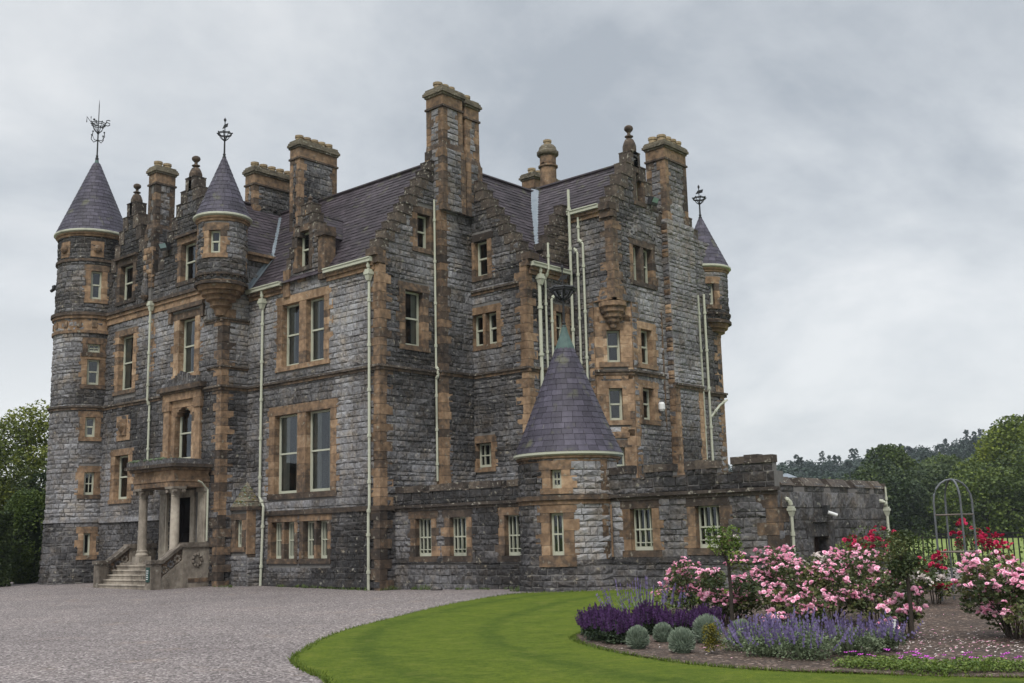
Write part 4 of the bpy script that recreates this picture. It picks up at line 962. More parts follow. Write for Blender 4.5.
    drainpipe([(WX+.13, 1.15, 2.2), (WX+.11, 1.12, 2.32), (WX-.02, 1.1, 2.38)], .045); drainpipe([(WX+.13, 6.9, 2.2), (WX+.14, 6.75, 2.32), (WX-.02, 6.7, 2.36)], .045); drainpipe([(WX+.1, 7.0, 2.1), (WX+.1, 7.0, 2.75)], .03)
    # roof vent seen over the parapet
    v = MB(); v.lathe((11.6, 5.2, 2.4), [(.1, 0), (.1, .62), (.32, .64), (.32, .68), (.05, .8), (.01, .8)], 'lead', .8, 14); v.build('roof_vent', HOUSE)
    # round tower
    c = (7.25, .64); r = 1.40; bat = lambda v: .06*max(0, .95-v) ; fc = cyl(*c, r, bat); A = lambda d: math.radians(d)*r
    def qb(mb):
        s_ = .2
        mb.ubox(fc, A(-190), A(20), 2.55, 2.67, -.05, .12, 'sandstone', .3, s_); mb.ubox(fc, A(-190), A(20), 2.43, 2.546, -.05, .06, 'sandstone', .5, s_)
        mb.ubox(fc, A(-190), A(20), .84, .95, -.05, .03, 'stone', .3, s_)
        z = .95
        while z < 3.5: mb.ubox(fc, A(-14), A(-14)+U(.14, .3), z, z+.29, -.05, .035, 'sandstone', sand_rnd(.5), .15); z += .3
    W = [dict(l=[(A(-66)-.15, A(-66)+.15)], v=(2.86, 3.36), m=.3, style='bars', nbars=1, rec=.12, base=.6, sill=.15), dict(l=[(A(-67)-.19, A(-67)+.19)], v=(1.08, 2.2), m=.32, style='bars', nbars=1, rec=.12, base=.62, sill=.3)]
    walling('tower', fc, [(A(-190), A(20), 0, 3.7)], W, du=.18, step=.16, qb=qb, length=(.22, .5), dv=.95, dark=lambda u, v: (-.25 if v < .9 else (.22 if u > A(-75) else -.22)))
    t = [o for o in SC.objects if o.name.startswith('tower')][-1]
    mb = MB(); eaves_ring(mb, c, 1.46, 3.74, 48); mb.build('cornice', t)
    mb = MB(); cone_slates(mb, c, 1.5, 3.86, 6.95, rtop=.25, h=.165, w=.3, flare=.03); mb.lathe((*c, 6.93), [(.29, -.06), (.27, .02), (.12, .42), (.06, .66)], 'copper', .5, 12); mb.build('conical_roof', t)
    weathervane((*c, 7.5), 1.95, t, basket=.36, tk=2.4)
    drainpipe([(8.78, .5, 1.0), (8.78, .5, 2.4)], .035, mat='sandstone', rnd=.6)
wing()

# ------------------------------------------------------------------ plain rear so the house is closed from other sides
def rear():
    mb = MB()
    mb.box(-17.8, -17.4, -1, 6, 0, 12.3, 'stone', .3); mb.box(-17.4, -4, 5.6, 6, 0, 12.3, 'stone', .3); mb.box(-4, -3.6, 6, 13.4, 0, 12.8, 'stone', .3)
    for xr, half in ((-9.6, 2.3), (-14.1, 2.15)): mb.hexa([(xr-half, 5.3, 12.3), (xr+half, 5.3, 12.3), (xr+half, 5.6, 12.3), (xr-half, 5.6, 12.3), (xr-.02, 5.3, 15.0), (xr+.02, 5.3, 15.0), (xr+.02, 5.6, 15.0), (xr-.02, 5.6, 15.0)], 'stone', .3)
    mb.box(-12.1, -11.6, EY+.4, 5.3, 12.0, 12.32, 'lead', .3); mb.box(-17.4, -16.2, EY+.4, 5.6, 12.0, 12.3, 'lead', .3)
    mb.build('rear_wall', HOUSE)
rear()

# ------------------------------------------------------------------ drainpipes on the fronts
drainpipe([(-12.0, EY-.12, 4.7), (-12.0, EY-.12, 6.95), (-12.0, EY-.22, 7.15), (-12.0, EY-.22, 10.9)], .05, (-12.0, EY-.2, 11.0))
drainpipe([(-6.13, -.15, gz(-6, 0)), (-6.02, -.15, 2.85), (-6.28, -.13, 3.2), (-6.28, -.13, 10.2)], .055, (-6.28, -.16, 10.35))
drainpipe([(-6.28, -.16, 10.4), (-6.28, -.2, 10.75)], .05)
drainpipe([(-.42, -.13, 0), (-.42, -.13, 2.35), (-.36, -.14, 2.7), (-.36, -.14, 10.2)], .055, (-.36, -.16, 10.4))
drainpipe([(-.36, -.16, 10.45), (-.36, -.2, 10.8)], .05)
drainpipe([(.1, 2.5, 3.5), (.1, 2.5, 7.0), (.2, 2.5, 7.1), (.2, 2.5, 7.3), (.1, 2.5, 7.4), (.1, 2.5, 13.4)], .045)
drainpipe([(CX+.11, 4.75, 3.6), (CX+.11, 4.75, 10.2)], .075, (CX+.16, 4.75, 10.45)); drainpipe([(CX+.16, 4.75, 10.5), (CX+.2, 4.75, 10.85)], .05)
drainpipe([(CX+.09, 5.1, 3.6), (CX+.09, 5.1, 10.4), (CX+.3, 5.05, 10.75), (CX+.3, 5.05, 11.7)], .045)
drainpipe([(CX+.1, 5.4, 3.6), (CX+.1, 5.4, 9.75), (CX+.1, 5.55, 9.92), (CX+.1, 6.1, 10.02)], .05)
drainpipe([(3.0, 6.5, 3.6), (3.0, 6.5, 14.0)], .06); drainpipe([(3.3, 6.63, 12.0), (3.3, 6.63, 13.1)], .05)
drainpipe([(3.22, 6.63, 3.6), (3.22, 6.63, 11.6), (3.1, 6.6, 11.8)], .05); drainpipe([(3.48, 6.63, 3.6), (3.48, 6.63, 11.9), (3.3, 6.63, 12.1)], .05)
drainpipe([(BX+.1, 12.1, 3.3), (BX+.1, 12.1, 10.6)], .055); drainpipe([(BX+.12, 12.5, 3.3), (BX+.12, 12.5, 10.7)], .055); drainpipe([(BX+.12, 12.55, 5.9), (BX+.15, 13.2, 6.4), (BX+.15, 13.75, 6.65)], .05)

# ------------------------------------------------------------------ entrance porch
def porch():
    P = thing('entrance_porch', 'stone entrance porch with carved balustraded steps, two columns and a mossy flat canopy', 'porch', (-9.6, -2.2, 0))
    off = Vector((-9.6, -2.2, 0))
    def put(mb, name, parent=P):
        o = mb.build(name, parent); o.location = -off if parent is P else (0, 0, 0); return o
    # flight of steps and landing
    mb = MB(); z0 = .1
    mb.box(-11.34, -8.2, -2.62, EY, 0, .98, 'pale_stone', .45)
    for k in range(5): mb.box(-11.34, -8.18, -3.4+.17*k, -2.2, z0+.0, z0+.16*(k+1)-.01, 'pale_stone', .55); mb.box(-11.34, -8.18, -3.43+.17*k, -2.2, z0+.16*(k+1)-.045, z0+.16*(k+1), 'pale_stone', .85)
    put(mb, 'steps')
    # side parapets
    for xa, xb in ((-11.72, -11.34), (-8.18, -7.8)):
        mb = MB()
        mb.box(xa, xb, -3.42, -3.04, 0, .96, 'pale_stone', .25); mb.box(xa-.05, xb+.05, -3.47, -2.99, .96, 1.08, 'pale_stone', .1)     # newel
        ya, yb = -3.04, -2.2
        mb.hexa([(xa+.04, ya, 0), (xb-.04, ya, 0), (xb-.04, yb, 0), (xa+.04, yb, 0), (xa+.04, ya, .45), (xb-.04, ya, .45), (xb-.04, yb, 1.05), (xa+.04, yb, 1.05)], 'pale_stone', .5)
        mb.hexa([(xa+.1, ya, .46), (xb-.1, ya, .46), (xb-.1, yb, 1.06), (xa+.1, yb, 1.06), (xa+.1, ya, .92), (xb-.1, ya, .92), (xb-.1, yb, 1.52), (xa+.1, yb, 1.52)], 'sandstone', .3)
        mb.hexa([(xa, ya, .92), (xb, ya, .92), (xb, yb, 1.52), (xa, yb, 1.52), (xa, ya, 1.05), (xb, ya, 1.05), (xb, yb, 1.65), (xa, yb, 1.65)], 'pale_stone', .12)
        for k in range(3):                                # carved roundels
            y = ya+.16+.25*k; z = .72+.18*k+.02
            for xx, e in ((xb-.1, 1), (xa+.1, -1)):
                for j in range(7):
                    a = j*2*PI/7; mb.ball((xx, y+.1*math.cos(a), z+.1*math.sin(a)), .05, 'stone' if k % 2 else 'pale_stone', .35, 6)
        mb.box(xa, xb, -2.2, EY-.02, 0, 1.5, 'pale_stone', .35); mb.box(xa-.06, xb+.06, -2.26, EY-.02, 1.5, 1.66, 'pale_stone', .15); mb.box(xa-.015, xb+.015, -2.0, EY-.02, .28, .42, 'sandstone', .35)
        for j in range(9):
            a = j*2*PI/9
            for xx in (xb, xa): mb.ball((xx, -1.65+.17*math.cos(a), 1.05+.2*math.sin(a)), .07, 'pale_stone', .15, 6)
        put(mb, 'balustrade')
    # columns and pilasters
    def column(x, y, base, half=False):
        mb = MB(); c = (x, y, 0); top = 3.62
        mb.box(x-.24, x+.24, y-.24, y+.24, .97, base, 'pale_stone', .6)
        mb.lathe(c, [(.22, base), (.23, base+.05), (.2, base+.1), (.18, base+.14), (.2, base+.18), (.17, base+.22), (.165, base+.3), (.145, top-.36), (.16, top-.34), (.14, top-.31), (.155, top-.25), (.23, top-.08)], 'pale_stone', .8, 18)
        for sx in (-1, 1):
            for sy in (-1, 1):
                mb.tube([(x+sx*.2, y+sy*.24, top-.15), (x+sx*.2, y+sy*.1, top-.15)], .075, 'pale_stone', .5, 8)
        mb.box(x-.27, x+.27, y-.27, y+.27, top-.08, top, 'pale_stone', .5)
        put(mb, 'column')
    column(-10.3, -2.35, 1.2); column(-8.17, -2.35, 1.2)
    for x in (-10.75, -8.2):
        mb = MB(); mb.box(x-.24, x+.24, EY-.14, EY-.003, .98, 3.45, 'pale_stone', .95); mb.box(x-.26, x+.26, EY-.2, EY-.003, 3.455, 3.62, 'pale_stone', .5); mb.box(x-.14, x+.14, EY-.16, EY-.14, 1.3, 3.35, 'pale_stone', .75); put(mb, 'pilaster')
    # door case; near-black door colour paints in the shade of the doorway
    mb = MB(); mb.box(-10.35, -10.08, EY-.08, EY-.003, .98, 3.3, 'pale_stone', .75); mb.box(-9.02, -8.75, EY-.08, EY-.003, .98, 3.3, 'pale_stone', .75); mb.box(-10.35, -8.75, EY-.09, EY-.003, 3.3, 3.55, 'pale_stone', .65); put(mb, 'door_case')
    mb = MB(); mb.box(-10.08, -9.02, EY-.03, EY-.02, .98, 3.3, 'doorway_shade', .1)
    for k in range(2):
        for z in (1.15, 2.2): mb.box(-10.0+.5*k, -9.56+.5*k, EY-.045, EY-.032, z, z+.85, 'doorway_shade', .9)
    put(mb, 'door')
    # entablature and canopy slab
    mb = MB(); x0, x1, y0 = -10.58, -7.92, -2.6
    mb.box(x0, x1, y0, EY-.003, 3.62, 3.8, 'sandstone', .42); mb.box(x0-.03, x1+.03, y0-.03, EY-.003, 3.803, 4.0, 'sandstone', .5); mb.box(x0+.01, x1-.01, y0+.01, EY-.003, 4.003, 4.2, 'sandstone', .62); mb.box(x0-.12, x1+.12, y0-.12, EY-.003, 4.203, 4.3, 'sandstone', .4)
    mb.box(x0-.26, x1+.28, y0-.26, EY-.003, 4.303, 4.42, 'sandstone', .08); mb.box(x0-.2, x1+.22, y0-.2, EY-.003, 4.423, 4.6, 'stone', .3)
    for k in range(26): mb.box(x0-.25+U(0, 3.4), x0-.05+U(0, 3.3), y0-.29+U(-.02, .02), y0-.1, 4.45, 4.62+U(0, .1), 'leaf_gold' if k % 6 == 0 else 'stone', U(.1, .4)) if False else None
    for k in range(40):
        x = U(x0-.15, x1+.18); y = y0-.15 if k % 2 else U(y0-.15, EY-.1); s = U(.04, .1); mb.ball((x, y, 4.6), s, 'leaf_nepeta', U(0, .4), 6, .8)
    put(mb, 'canopy')
    d = MB(); d.tube([(-7.72, EY-.2, 1.7), (-7.72, EY-.2, 3.5), (-7.72, EY-.45, 3.75), (-7.72, EY-.6, 3.82)], .035, 'paint', .7, 8); put(d, 'drainpipe')
    s = MB(); s.box(-8.1, -7.88, -3.45, -3.425, .35, .85, 'sign_green', .5)
    for k in range(5): s.box(-8.07, -7.93-U(0, .05), -3.453, -3.451, .44+.07*k, .465+.07*k, 'white_plastic', .5)
    o = s.build('notice_sign', None, (-7.99, -3.44, .6)); tag(o, 'small dark green notice on the right newel of the entrance steps', 'sign')
porch()
# little stone closet in the angle with a pyramid cap
def closet():
    x0, x1, y0 = EX, -6.3, -.6; f = south(y0); mb = MB()
    hole = (-7.02, -6.62, 1.45, 2.4)
    shell(mb, f, [(x0, x1, 0, 2.75)], [(hole[0]-.05, hole[1]+.05, hole[2]-.05, hole[3]+.05)], .3); stones(mb, f, [(x0, x1, 0, 2.75)], [(hole[0]-.26, hole[1]+.3, 1.2, 2.75)], dark=lambda u, v: -.15, sand=.06)
    mb.box(x1-.3, x1, y0+.3, 0, 0, 2.75, 'mortar', .4); stones(mb, east(x1), [(y0, 0, 0, 2.75)], sand=.08, dark=lambda u, v: -.1); mb.box(x1-.02, x1+.05, y0-.05, y0+.3, 1.2, 2.75, 'sandstone', .5)
    mb.box(x0, x1+.1, y0-.1, -.01, 2.75, 2.87, 'sandstone', .12)
    ap = (-6.95, -.2, 3.8)
    b = [(x0, y0-.06, 2.87), (x1+.06, y0-.06, 2.87), (x1+.06, -.02, 2.87), (x0, -.02, 2.87)]
    for i in range(4):
        p, q = Vector(b[i]), Vector(b[(i+1) % 4]); A = Vector(ap)
        for k in range(5): mb.face([p.lerp(A, k/5), q.lerp(A, k/5), q.lerp(A, (k+1)/5)+Vector((0, 0, -.02)), p.lerp(A, (k+1)/5)+Vector((0, 0, -.02))], 'mossy_stone', U(.2, .6))
    for k in range(70):
        t = U(0, .8); i = random.choice((0, 0, 1)); q = Vector(b[i]).lerp(Vector(b[i+1]), U(.1, .9)).lerp(Vector(ap), t); mb.ball(q, U(.02, .05), 'leaf_santolina' if k % 3 else 'leaf_gold', U(.2, .9), 5, .5)
    mb.build('closet', HOUSE)
    window(f, [(hole[0], hole[1])], hole[2], hole[3], style='bars', nbars=1, m=.22, base=.42, rec=.12, head=.22)
closet()

# ------------------------------------------------------------------ fittings hung on the house
def floodlight(loc, d, label):
    t = thing('floodlight', label, 'floodlight', loc); x, y = d; mb = MB()
    n = Vector((x, y, 0)); s_ = Vector((-y, x, 0))
    P = lambda a, b, c: tuple(n*a+s_*b+Vector((0, 0, c)))
    mb.hexa([P(.2, -.2, -.22), P(.2, .2, -.22), P(.06, .2, -.16), P(.06, -.2, -.16), P(.34, -.2, .05), P(.34, .2, .05), P(.12, .2, .13), P(.12, -.2, .13)], 'iron', .6); child(mb, 'housing', t)
    mb = MB(); mb.face([P(.205, -.17, -.2), P(.205, .17, -.2), P(.345, .17, .04), P(.345, -.17, .04)], 'lamp_glass'); child(mb, 'lamp_glass', t)
    mb = MB(); mb.tube([P(-.02, 0, -.05), P(.12, 0, -.02)], .03, 'iron', .5); child(mb, 'bracket', t)
floodlight((BX+.05, 9.1, 13.75), (1, 0), 'floodlight with pale glass fixed high on the right gable below its slit window')
floodlight((-11.1, EY-.05, 13.2), (.2, -.98), 'grey floodlight fixed to the crow-stepped gable left of the corner turret')
def camera_unit(loc, label):
    t = thing('security_camera', label, 'security camera', loc); mb = MB()
    mb.tube([(.12, -.08, -.02), (.26, .12, -.1)], .045, 'white_plastic', .6, 10); child(mb, 'camera_body', t)
    mb = MB(); mb.box(0, .12, -.1, .04, -.06, .16, 'iron', .6); child(mb, 'bracket', t)
camera_unit((13.7, 3.15, 2.05), 'white security camera on a dark bracket above the low doorway')
mb = MB(); mb.lathe((0, 0, -.16), [(.01, 0), (.08, .01), (.12, .08), (.12, .26), (.08, .33), (.01, .34)], 'white_plastic', .4, 12); o = mb.build('alarm_box', None); o.location = (BX+.13, 9.18, 6.05); tag(o, 'round white alarm box on the orange sandstone of the canted bay', 'alarm box')
mb = MB(); mb.box(-.1, .1, -.12, .1, -.05, .12, 'iron', .3); mb.tube([(-.1, 0, 0), (-.3, -.05, -.08)], .07, 'iron', .3); o = mb.build('bell', None); o.location = (-18.5, -2.1, 12.6); tag(o, 'small dark alarm bell on the far side of the left round tower', 'bell')

# ================================================================== ground
def ground():
    import bisect
    xs = [-1500, -900, -500, -220, -120, -80]+[-60+3*i for i in range(41)]+[80, 120, 220, 500, 900, 1500]
    ys = list(xs); mb = MB(); n = len(xs); V = []; F = []
    for y in ys:
        for x in xs: V.append((x, y, gz(x, y)))
    for j in range(n-1):
        for i in range(n-1): F.append((j*n+i, j*n+i+1, (j+1)*n+i+1, (j+1)*n+i))
    mb.grid(V, F, 'field_grass'); o = mb.build('ground', None); tag(o, kind='structure')
ground()
def inside(p, poly):
    x, y = p; c = False
    for (x0, y0), (x1, y1) in zip(poly, poly[1:]+poly[:1]):
        if (y0 > y) != (y1 > y) and x < (x1-x0)*(y-y0)/(y1-y0)+x0: c = not c
    return c
def smooth_poly(pts, it=2):
    for _ in range(it):
        o = []
        for a, b in zip(pts, pts[1:]+pts[:1]):
            o += [(a[0]*.75+b[0]*.25, a[1]*.75+b[1]*.25), (a[0]*.25+b[0]*.75, a[1]*.25+b[1]*.75)]
        pts = o
    return pts
def drape(name, poly, dz, mat, cell=1.0, skirt=.0, extra=None):
    """sheet following the ground, with a dropped edge"""
    import bmesh
    bm = bmesh.new()
    vs_ = [bm.verts.new((x, y, 0)) for x, y in poly]; bm.faces.new(vs_)
    x0 = min(p[0] for p in poly); x1 = max(p[0] for p in poly); y0 = min(p[1] for p in poly); y1 = max(p[1] for p in poly)
    for ax, a, b in ((0, x0, x1), (1, y0, y1)):
        k = a+cell
        while k < b:
            co = Vector((k, 0, 0)) if ax == 0 else Vector((0, k, 0)); no = Vector((1, 0, 0)) if ax == 0 else Vector((0, 1, 0))
            bmesh.ops.bisect_plane(bm, geom=bm.verts[:]+bm.edges[:]+bm.faces[:], plane_co=co, plane_no=no); k += cell
    for v in bm.verts: v.co.z = gz(v.co.x, v.co.y)+dz+(extra(v.co.x, v.co.y) if extra else 0)
    if skirt:
        be = [e for e in bm.edges if e.is_boundary]; r = bmesh.ops.extrude_edge_only(bm, edges=be)
        for g in r['geom']:
            if isinstance(g, bmesh.types.BMVert): g.co.z -= skirt
    bmesh.ops.triangulate(bm, faces=bm.faces[:])
    me = bpy.data.meshes.new(name); bm.to_mesh(me); bm.free(); me.materials.append(MATS[mat])
    o = bpy.data.objects.new(name, me); COL.objects.link(o); tag(o, kind='structure'); return o
drape('gravel_forecourt', [(-60, -40), (60, -40), (60, -20), (32, -14), (30, 12), (22, 14), (14, 15), (-2, 14), (-40, 14), (-60, 6)], .012, 'gravel', 3.0)
LAWN = smooth_poly([(13.95, -14.1), (13.1, -13.2), (12.1, -12.1), (10.8, -10.4), (9.3, -7.7), (8.25, -5.2), (7.7, -3.0), (7.7, -1.9), (8.6, -1.45), (9.6, -.75), (10.6, -.15), (13.0, .0), (14.6, .0), (15.0, 2.0), (17, 7), (22, 9.5), (29, 6), (29, -8), (27, -17), (22, -19.5), (18.5, -17), (16.3, -15.3), (15.0, -14.75)])
drape('lawn', LAWN, .045, 'lawn_grass', 1.2, .06)
BED = smooth_poly([(15.3, -9.3), (15.75, -10.2), (17.0, -11.1), (18.2, -11.75), (19.4, -12.1), (20.4, -12.1), (21.3, -11.85), (22.7, -11.4), (25, -10.2), (26.5, -6), (24.5, 1), (19.5, 4.5), (15.6, 2.5), (14.4, -1.0), (14.1, -4.5), (14.6, -7.5)], 2)
drape('flower_bed', BED, .05, 'soil', .8, .012, lambda x, y: .05*max(0, noise.noise(Vector((x, y, 0))*.9)))
drape('garden_path', [(12.5, 13.2), (40, 5.8), (40, 7.3), (12.5, 14.6)], .03, 'gravel', 3.0)

def grass():
    mb = MB(); n = 0
    x0, x1, y0, y1 = 7, 24, -18, 1
    for poly, cnt in ((LAWN, 40), (BED, 90)):     # ragged edges
        for (a, b), (c, d) in zip(poly, poly[1:]+poly[:1]):
            if b > 1 or a > 25: continue
            for k in range(cnt):
                t = U(0, 1); x = a+(c-a)*t+U(-.05, .05); y = b+(d-b)*t+U(-.05, .05); z = gz(x, y)+.02; h = U(.03, .08); e = U(0, PI)
                mb.face([(x-math.cos(e)*.012, y-math.sin(e)*.012, z), (x+math.cos(e)*.012, y+math.sin(e)*.012, z), (x+U(-.05, .05), y+U(-.05, .05), z+h)], 'grass_blade', U(.2, .8))
    tag(mb.build('grass', None), 'ragged green grass blades fringing the edges of the curved lawn', 'grass', kind='stuff')
grass()

def weeds():
    mb = MB(); runs = [((-17, -1.35), (-12.2, -1.3)), ((-7.3, -1.3), (-6.0, -1.1)), ((-6, -.12), (0, -.15)), ((.1, 0), (.2, .5)), ((.2, .52), (5.8, .48)), ((8.6, .48), (13.6, .45)), ((6.0, -.5), (8.4, -.6))]
    for (a, b), (c, d) in runs:
        l = math.hypot(c-a, d-b)
        for k in range(int(l*26)):
            t = U(0, 1); q = noise.noise(Vector((a+(c-a)*t, b+(d-b)*t, 2))*1.4)
            if q < -.05: continue
            x, y = a+(c-a)*t+U(-.04, .04), b+(d-b)*t-abs(random.gauss(0, .07)); z = gz(x, y)
            for j in range(5):
                e = U(0, 6.3); h = U(.02, .13)*(.5+q*1.6); mb.face([(x-.01, y, z), (x+.01, y, z), (x+.05*math.cos(e)+.012, y+.05*math.sin(e), z+h), (x+.05*math.cos(e), y+.05*math.sin(e), z+h)], random.choice(('grass_blade', 'leaf_oak', 'leaf_nepeta')), U(.1, .8))
    tag(mb.build('weeds', None), 'sparse weeds and moss tufts growing along the foot of the house walls', 'weeds', kind='stuff')
weeds()

# ================================================================== plants
def leaf(mb, p, s, mat, rnd, up=.3):
    a = U(0, 2*PI); t = Vector((math.cos(a), math.sin(a), U(-.6, .8))).normalized(); q = Vector((U(-1, 1), U(-1, 1), U(-1, 1)+up)); b = t.cross(q)
    if b.length < .01: return
    b = b.normalized()*s*.45; p = Vector(p); t = t*s
    mb.face([p-t*.5, p+b-t*.05, p+t*.5, p-b-t*.05], mat, rnd)
def crown(mb, clumps, n, size, mat, shade=None, fill=.0):
    """leaves spread over many overlapping clumps; open between them"""
    tot = sum(r[0]*r[1]*r[2] for c, r in clumps)**.0 and sum((r[0]*r[1]*r[2])**.67 for c, r in clumps)
    for c, r in clumps:
        k = int(n*(r[0]*r[1]*r[2])**.67/tot); tone = U(-.3, .3)
        for _ in range(k):
            d = Vector((random.gauss(0, 1), random.gauss(0, 1), random.gauss(0, 1))).normalized(); q = U(.35, 1)**.45
            if d.z < -.3 and random.random() < .45: continue
            p = Vector((c[0]+d.x*r[0]*q, c[1]+d.y*r[1]*q, c[2]+d.z*r[2]*q)); w = 1+.25*noise.noise(p*2.3/max(r))
            p = Vector(c)+(p-Vector(c))*w
            leaf(mb, p, size*U(.7, 1.35), mat, max(0, min(1, .48+tone+U(-.25, .25))))
def tree(name, label, cat, loc, h, w, mat, n, size, trunk=.3, group=None, seed=0, low=.12, nclump=26, shape='round'):
    random.seed(seed); t = thing(name, label, cat, loc, group); mb = MB(); cl = []
    for i in range(nclump):
        z = low*h+(h-low*h)*((i+.5)/nclump); f = (z/h-low)/(1-low)
        rr = w*(math.sin(PI*min(1, .12+.88*f))**.6 if shape == 'round' else (1-f)**.8+.05)*.5
        a = i*2.4+U(-.4, .4); q = rr*U(.45, .85); s_ = w*U(.12, .24)
        cl.append(((math.cos(a)*q, math.sin(a)*q, z), (s_, s_, s_*U(.6, .85))))
    crown(mb, cl, n, size, mat); child(mb, 'crown', t)
    mb = MB(); mb.tube([(0, 0, -.2), (U(-.1, .1), U(-.1, .1), h*.3), (U(-.3, .3), U(-.3, .3), h*.75)], trunk, 'bark', .4, 8, trunk*.3)
    for c, r in cl[::3]: mb.tube([(0, 0, max(.3, c[2]*.55)), (c[0]*.5, c[1]*.5, c[2]*.85), c], trunk*.3, 'bark', .4, 5, trunk*.08)
    child(mb, 'trunk', t); return t
CAM = Vector((26.64, -23.79, 0))
def away(dx, dy, d): return (CAM.x+dx*d, CAM.y+dy*d, 0)

# trees behind, left of the tower
tree('deciduous_tree', 'tall green tree with pale new leaves showing left of the tower', 'tree', away(-.906, .423, 70), 8.8, 9, 'leaf_olive', 38000, .15, .35, nclump=38, seed=11)
tree('deciduous_tree', 'darker green tree at the left edge of the photo, behind the clipped hedge', 'tree', away(-.932, .362, 64), 7.6, 9, 'leaf_olive', 32000, .15, .35, nclump=36, seed=12)
tree('deciduous_tree', 'low dark tree filling the gap between hedge and left tower', 'tree', away(-.897, .442, 62), 5.4, 6, 'leaf_dark', 16000, .15, .3, seed=13)
def clipped(name, label, cat, loc, half, h, n, size, mat, seed, box=False):
    random.seed(seed); t = thing(name, label, cat, loc); mb = MB()
    for _ in range(n):
        d = Vector((random.gauss(0, 1), random.gauss(0, 1), random.gauss(0, 1))).normalized(); e = .35 if box else .6
        p = Vector([math.copysign(abs(c)**e, c) for c in d])
        if box:
            p = Vector((U(-1, 1), U(-1, 1), U(-1, 1))); ax = random.choice((0, 0, 1, 1, 2)); p[ax] = 1 if ax == 2 else random.choice((-1, 1))
        if not box: p = p/ max(1, p.length)**.6
        k = 1+.06*noise.noise(p*3+Vector((seed, 0, 0)))-abs(random.gauss(0, .05))
        leaf(mb, (p.x*half[0]*k, p.y*half[1]*k, h*.5+p.z*h*.5*k), size*U(.7, 1.3), mat, max(0, min(1, .5+U(-.35, .35)+.3*noise.noise(p*2))))
    child(mb, 'foliage', t); mb = MB(); mb.box(-half[0]*.7, half[0]*.7, -half[1]*.7, half[1]*.7, .0, h*.8, 'leaf_dark', .1) if box else mb.lathe((0, 0, 0), [(.3, 0), (half[0]*.6, h*.15), (half[0]*.68, h*.5), (half[0]*.4, h*.75), (.01, h*.8)], 'leaf_dark', .1, 10); child(mb, 'inner_twigs', t)
clipped('rounded_shrub', 'large dome-shaped clipped evergreen shrub at the foot of the left tower', 'shrub', (-19.55, -2.3, .05), (1.0, 1.0), 4.0, 22000, .10, 'leaf_shrub', 21)
clipped('hedge', 'clipped dark green hedge with a flat top at the left edge', 'hedge', (-18.0, -4.45, .1), (.58, .58), 2.9, 16000, .11, 'leaf_dark', 22, True)
random.seed(5)
# trees beyond the field on the right
def park_tree(kind, label, dx, dy, d, h, w, mat, n, seed, low=.06, nclump=40):
    tree(kind, label, 'tree', away(dx, dy, d), h, w, mat, n, .0024*d, .55, seed=seed, low=low, nclump=nclump)
park_tree('deciduous_tree', 'big rounded dark green tree rising behind the low wall of the wing', -.380, .925, 150, 10.8, 10.5, 'leaf_oak', 24000, 31)
park_tree('lime_tree', 'tall bright green lime tree at the right edge, its crown out of frame', -.283, .959, 140, 12.3, 14.5, 'leaf_lime', 38000, 32, .08, 46)
park_tree('deciduous_tree', 'mid green tree standing between the round tree and the bright lime', -.338, .941, 190, 11.6, 14, 'leaf_oak', 15000, 33)
park_tree('deciduous_tree', 'low bluish dark tree just right of the curved end of the wing wall', -.392, .920, 132, 7.6, 11, 'leaf_dark', 13000, 34, .03)
park_tree('deciduous_tree', 'spreading dark bush-like tree seen through the garden arch', -.343, .939, 138, 7.4, 14, 'leaf_dark', 15000, 35, .03)
park_tree('deciduous_tree', 'dark green low tree beneath the lime, behind the railing', -.312, .950, 128, 6.2, 12, 'leaf_oak', 15000, 36, .03)
park_tree('deciduous_tree', 'tree beyond the right edge below the lime crown', -.262, .965, 130, 9.4, 14, 'leaf_oak', 9000, 37, .03)
park_tree('deciduous_tree', 'green tree whose top just clears the wing parapet', -.428, .904, 210, 8.6, 16, 'leaf_oak', 8000, 38, .03)
random.seed(6)
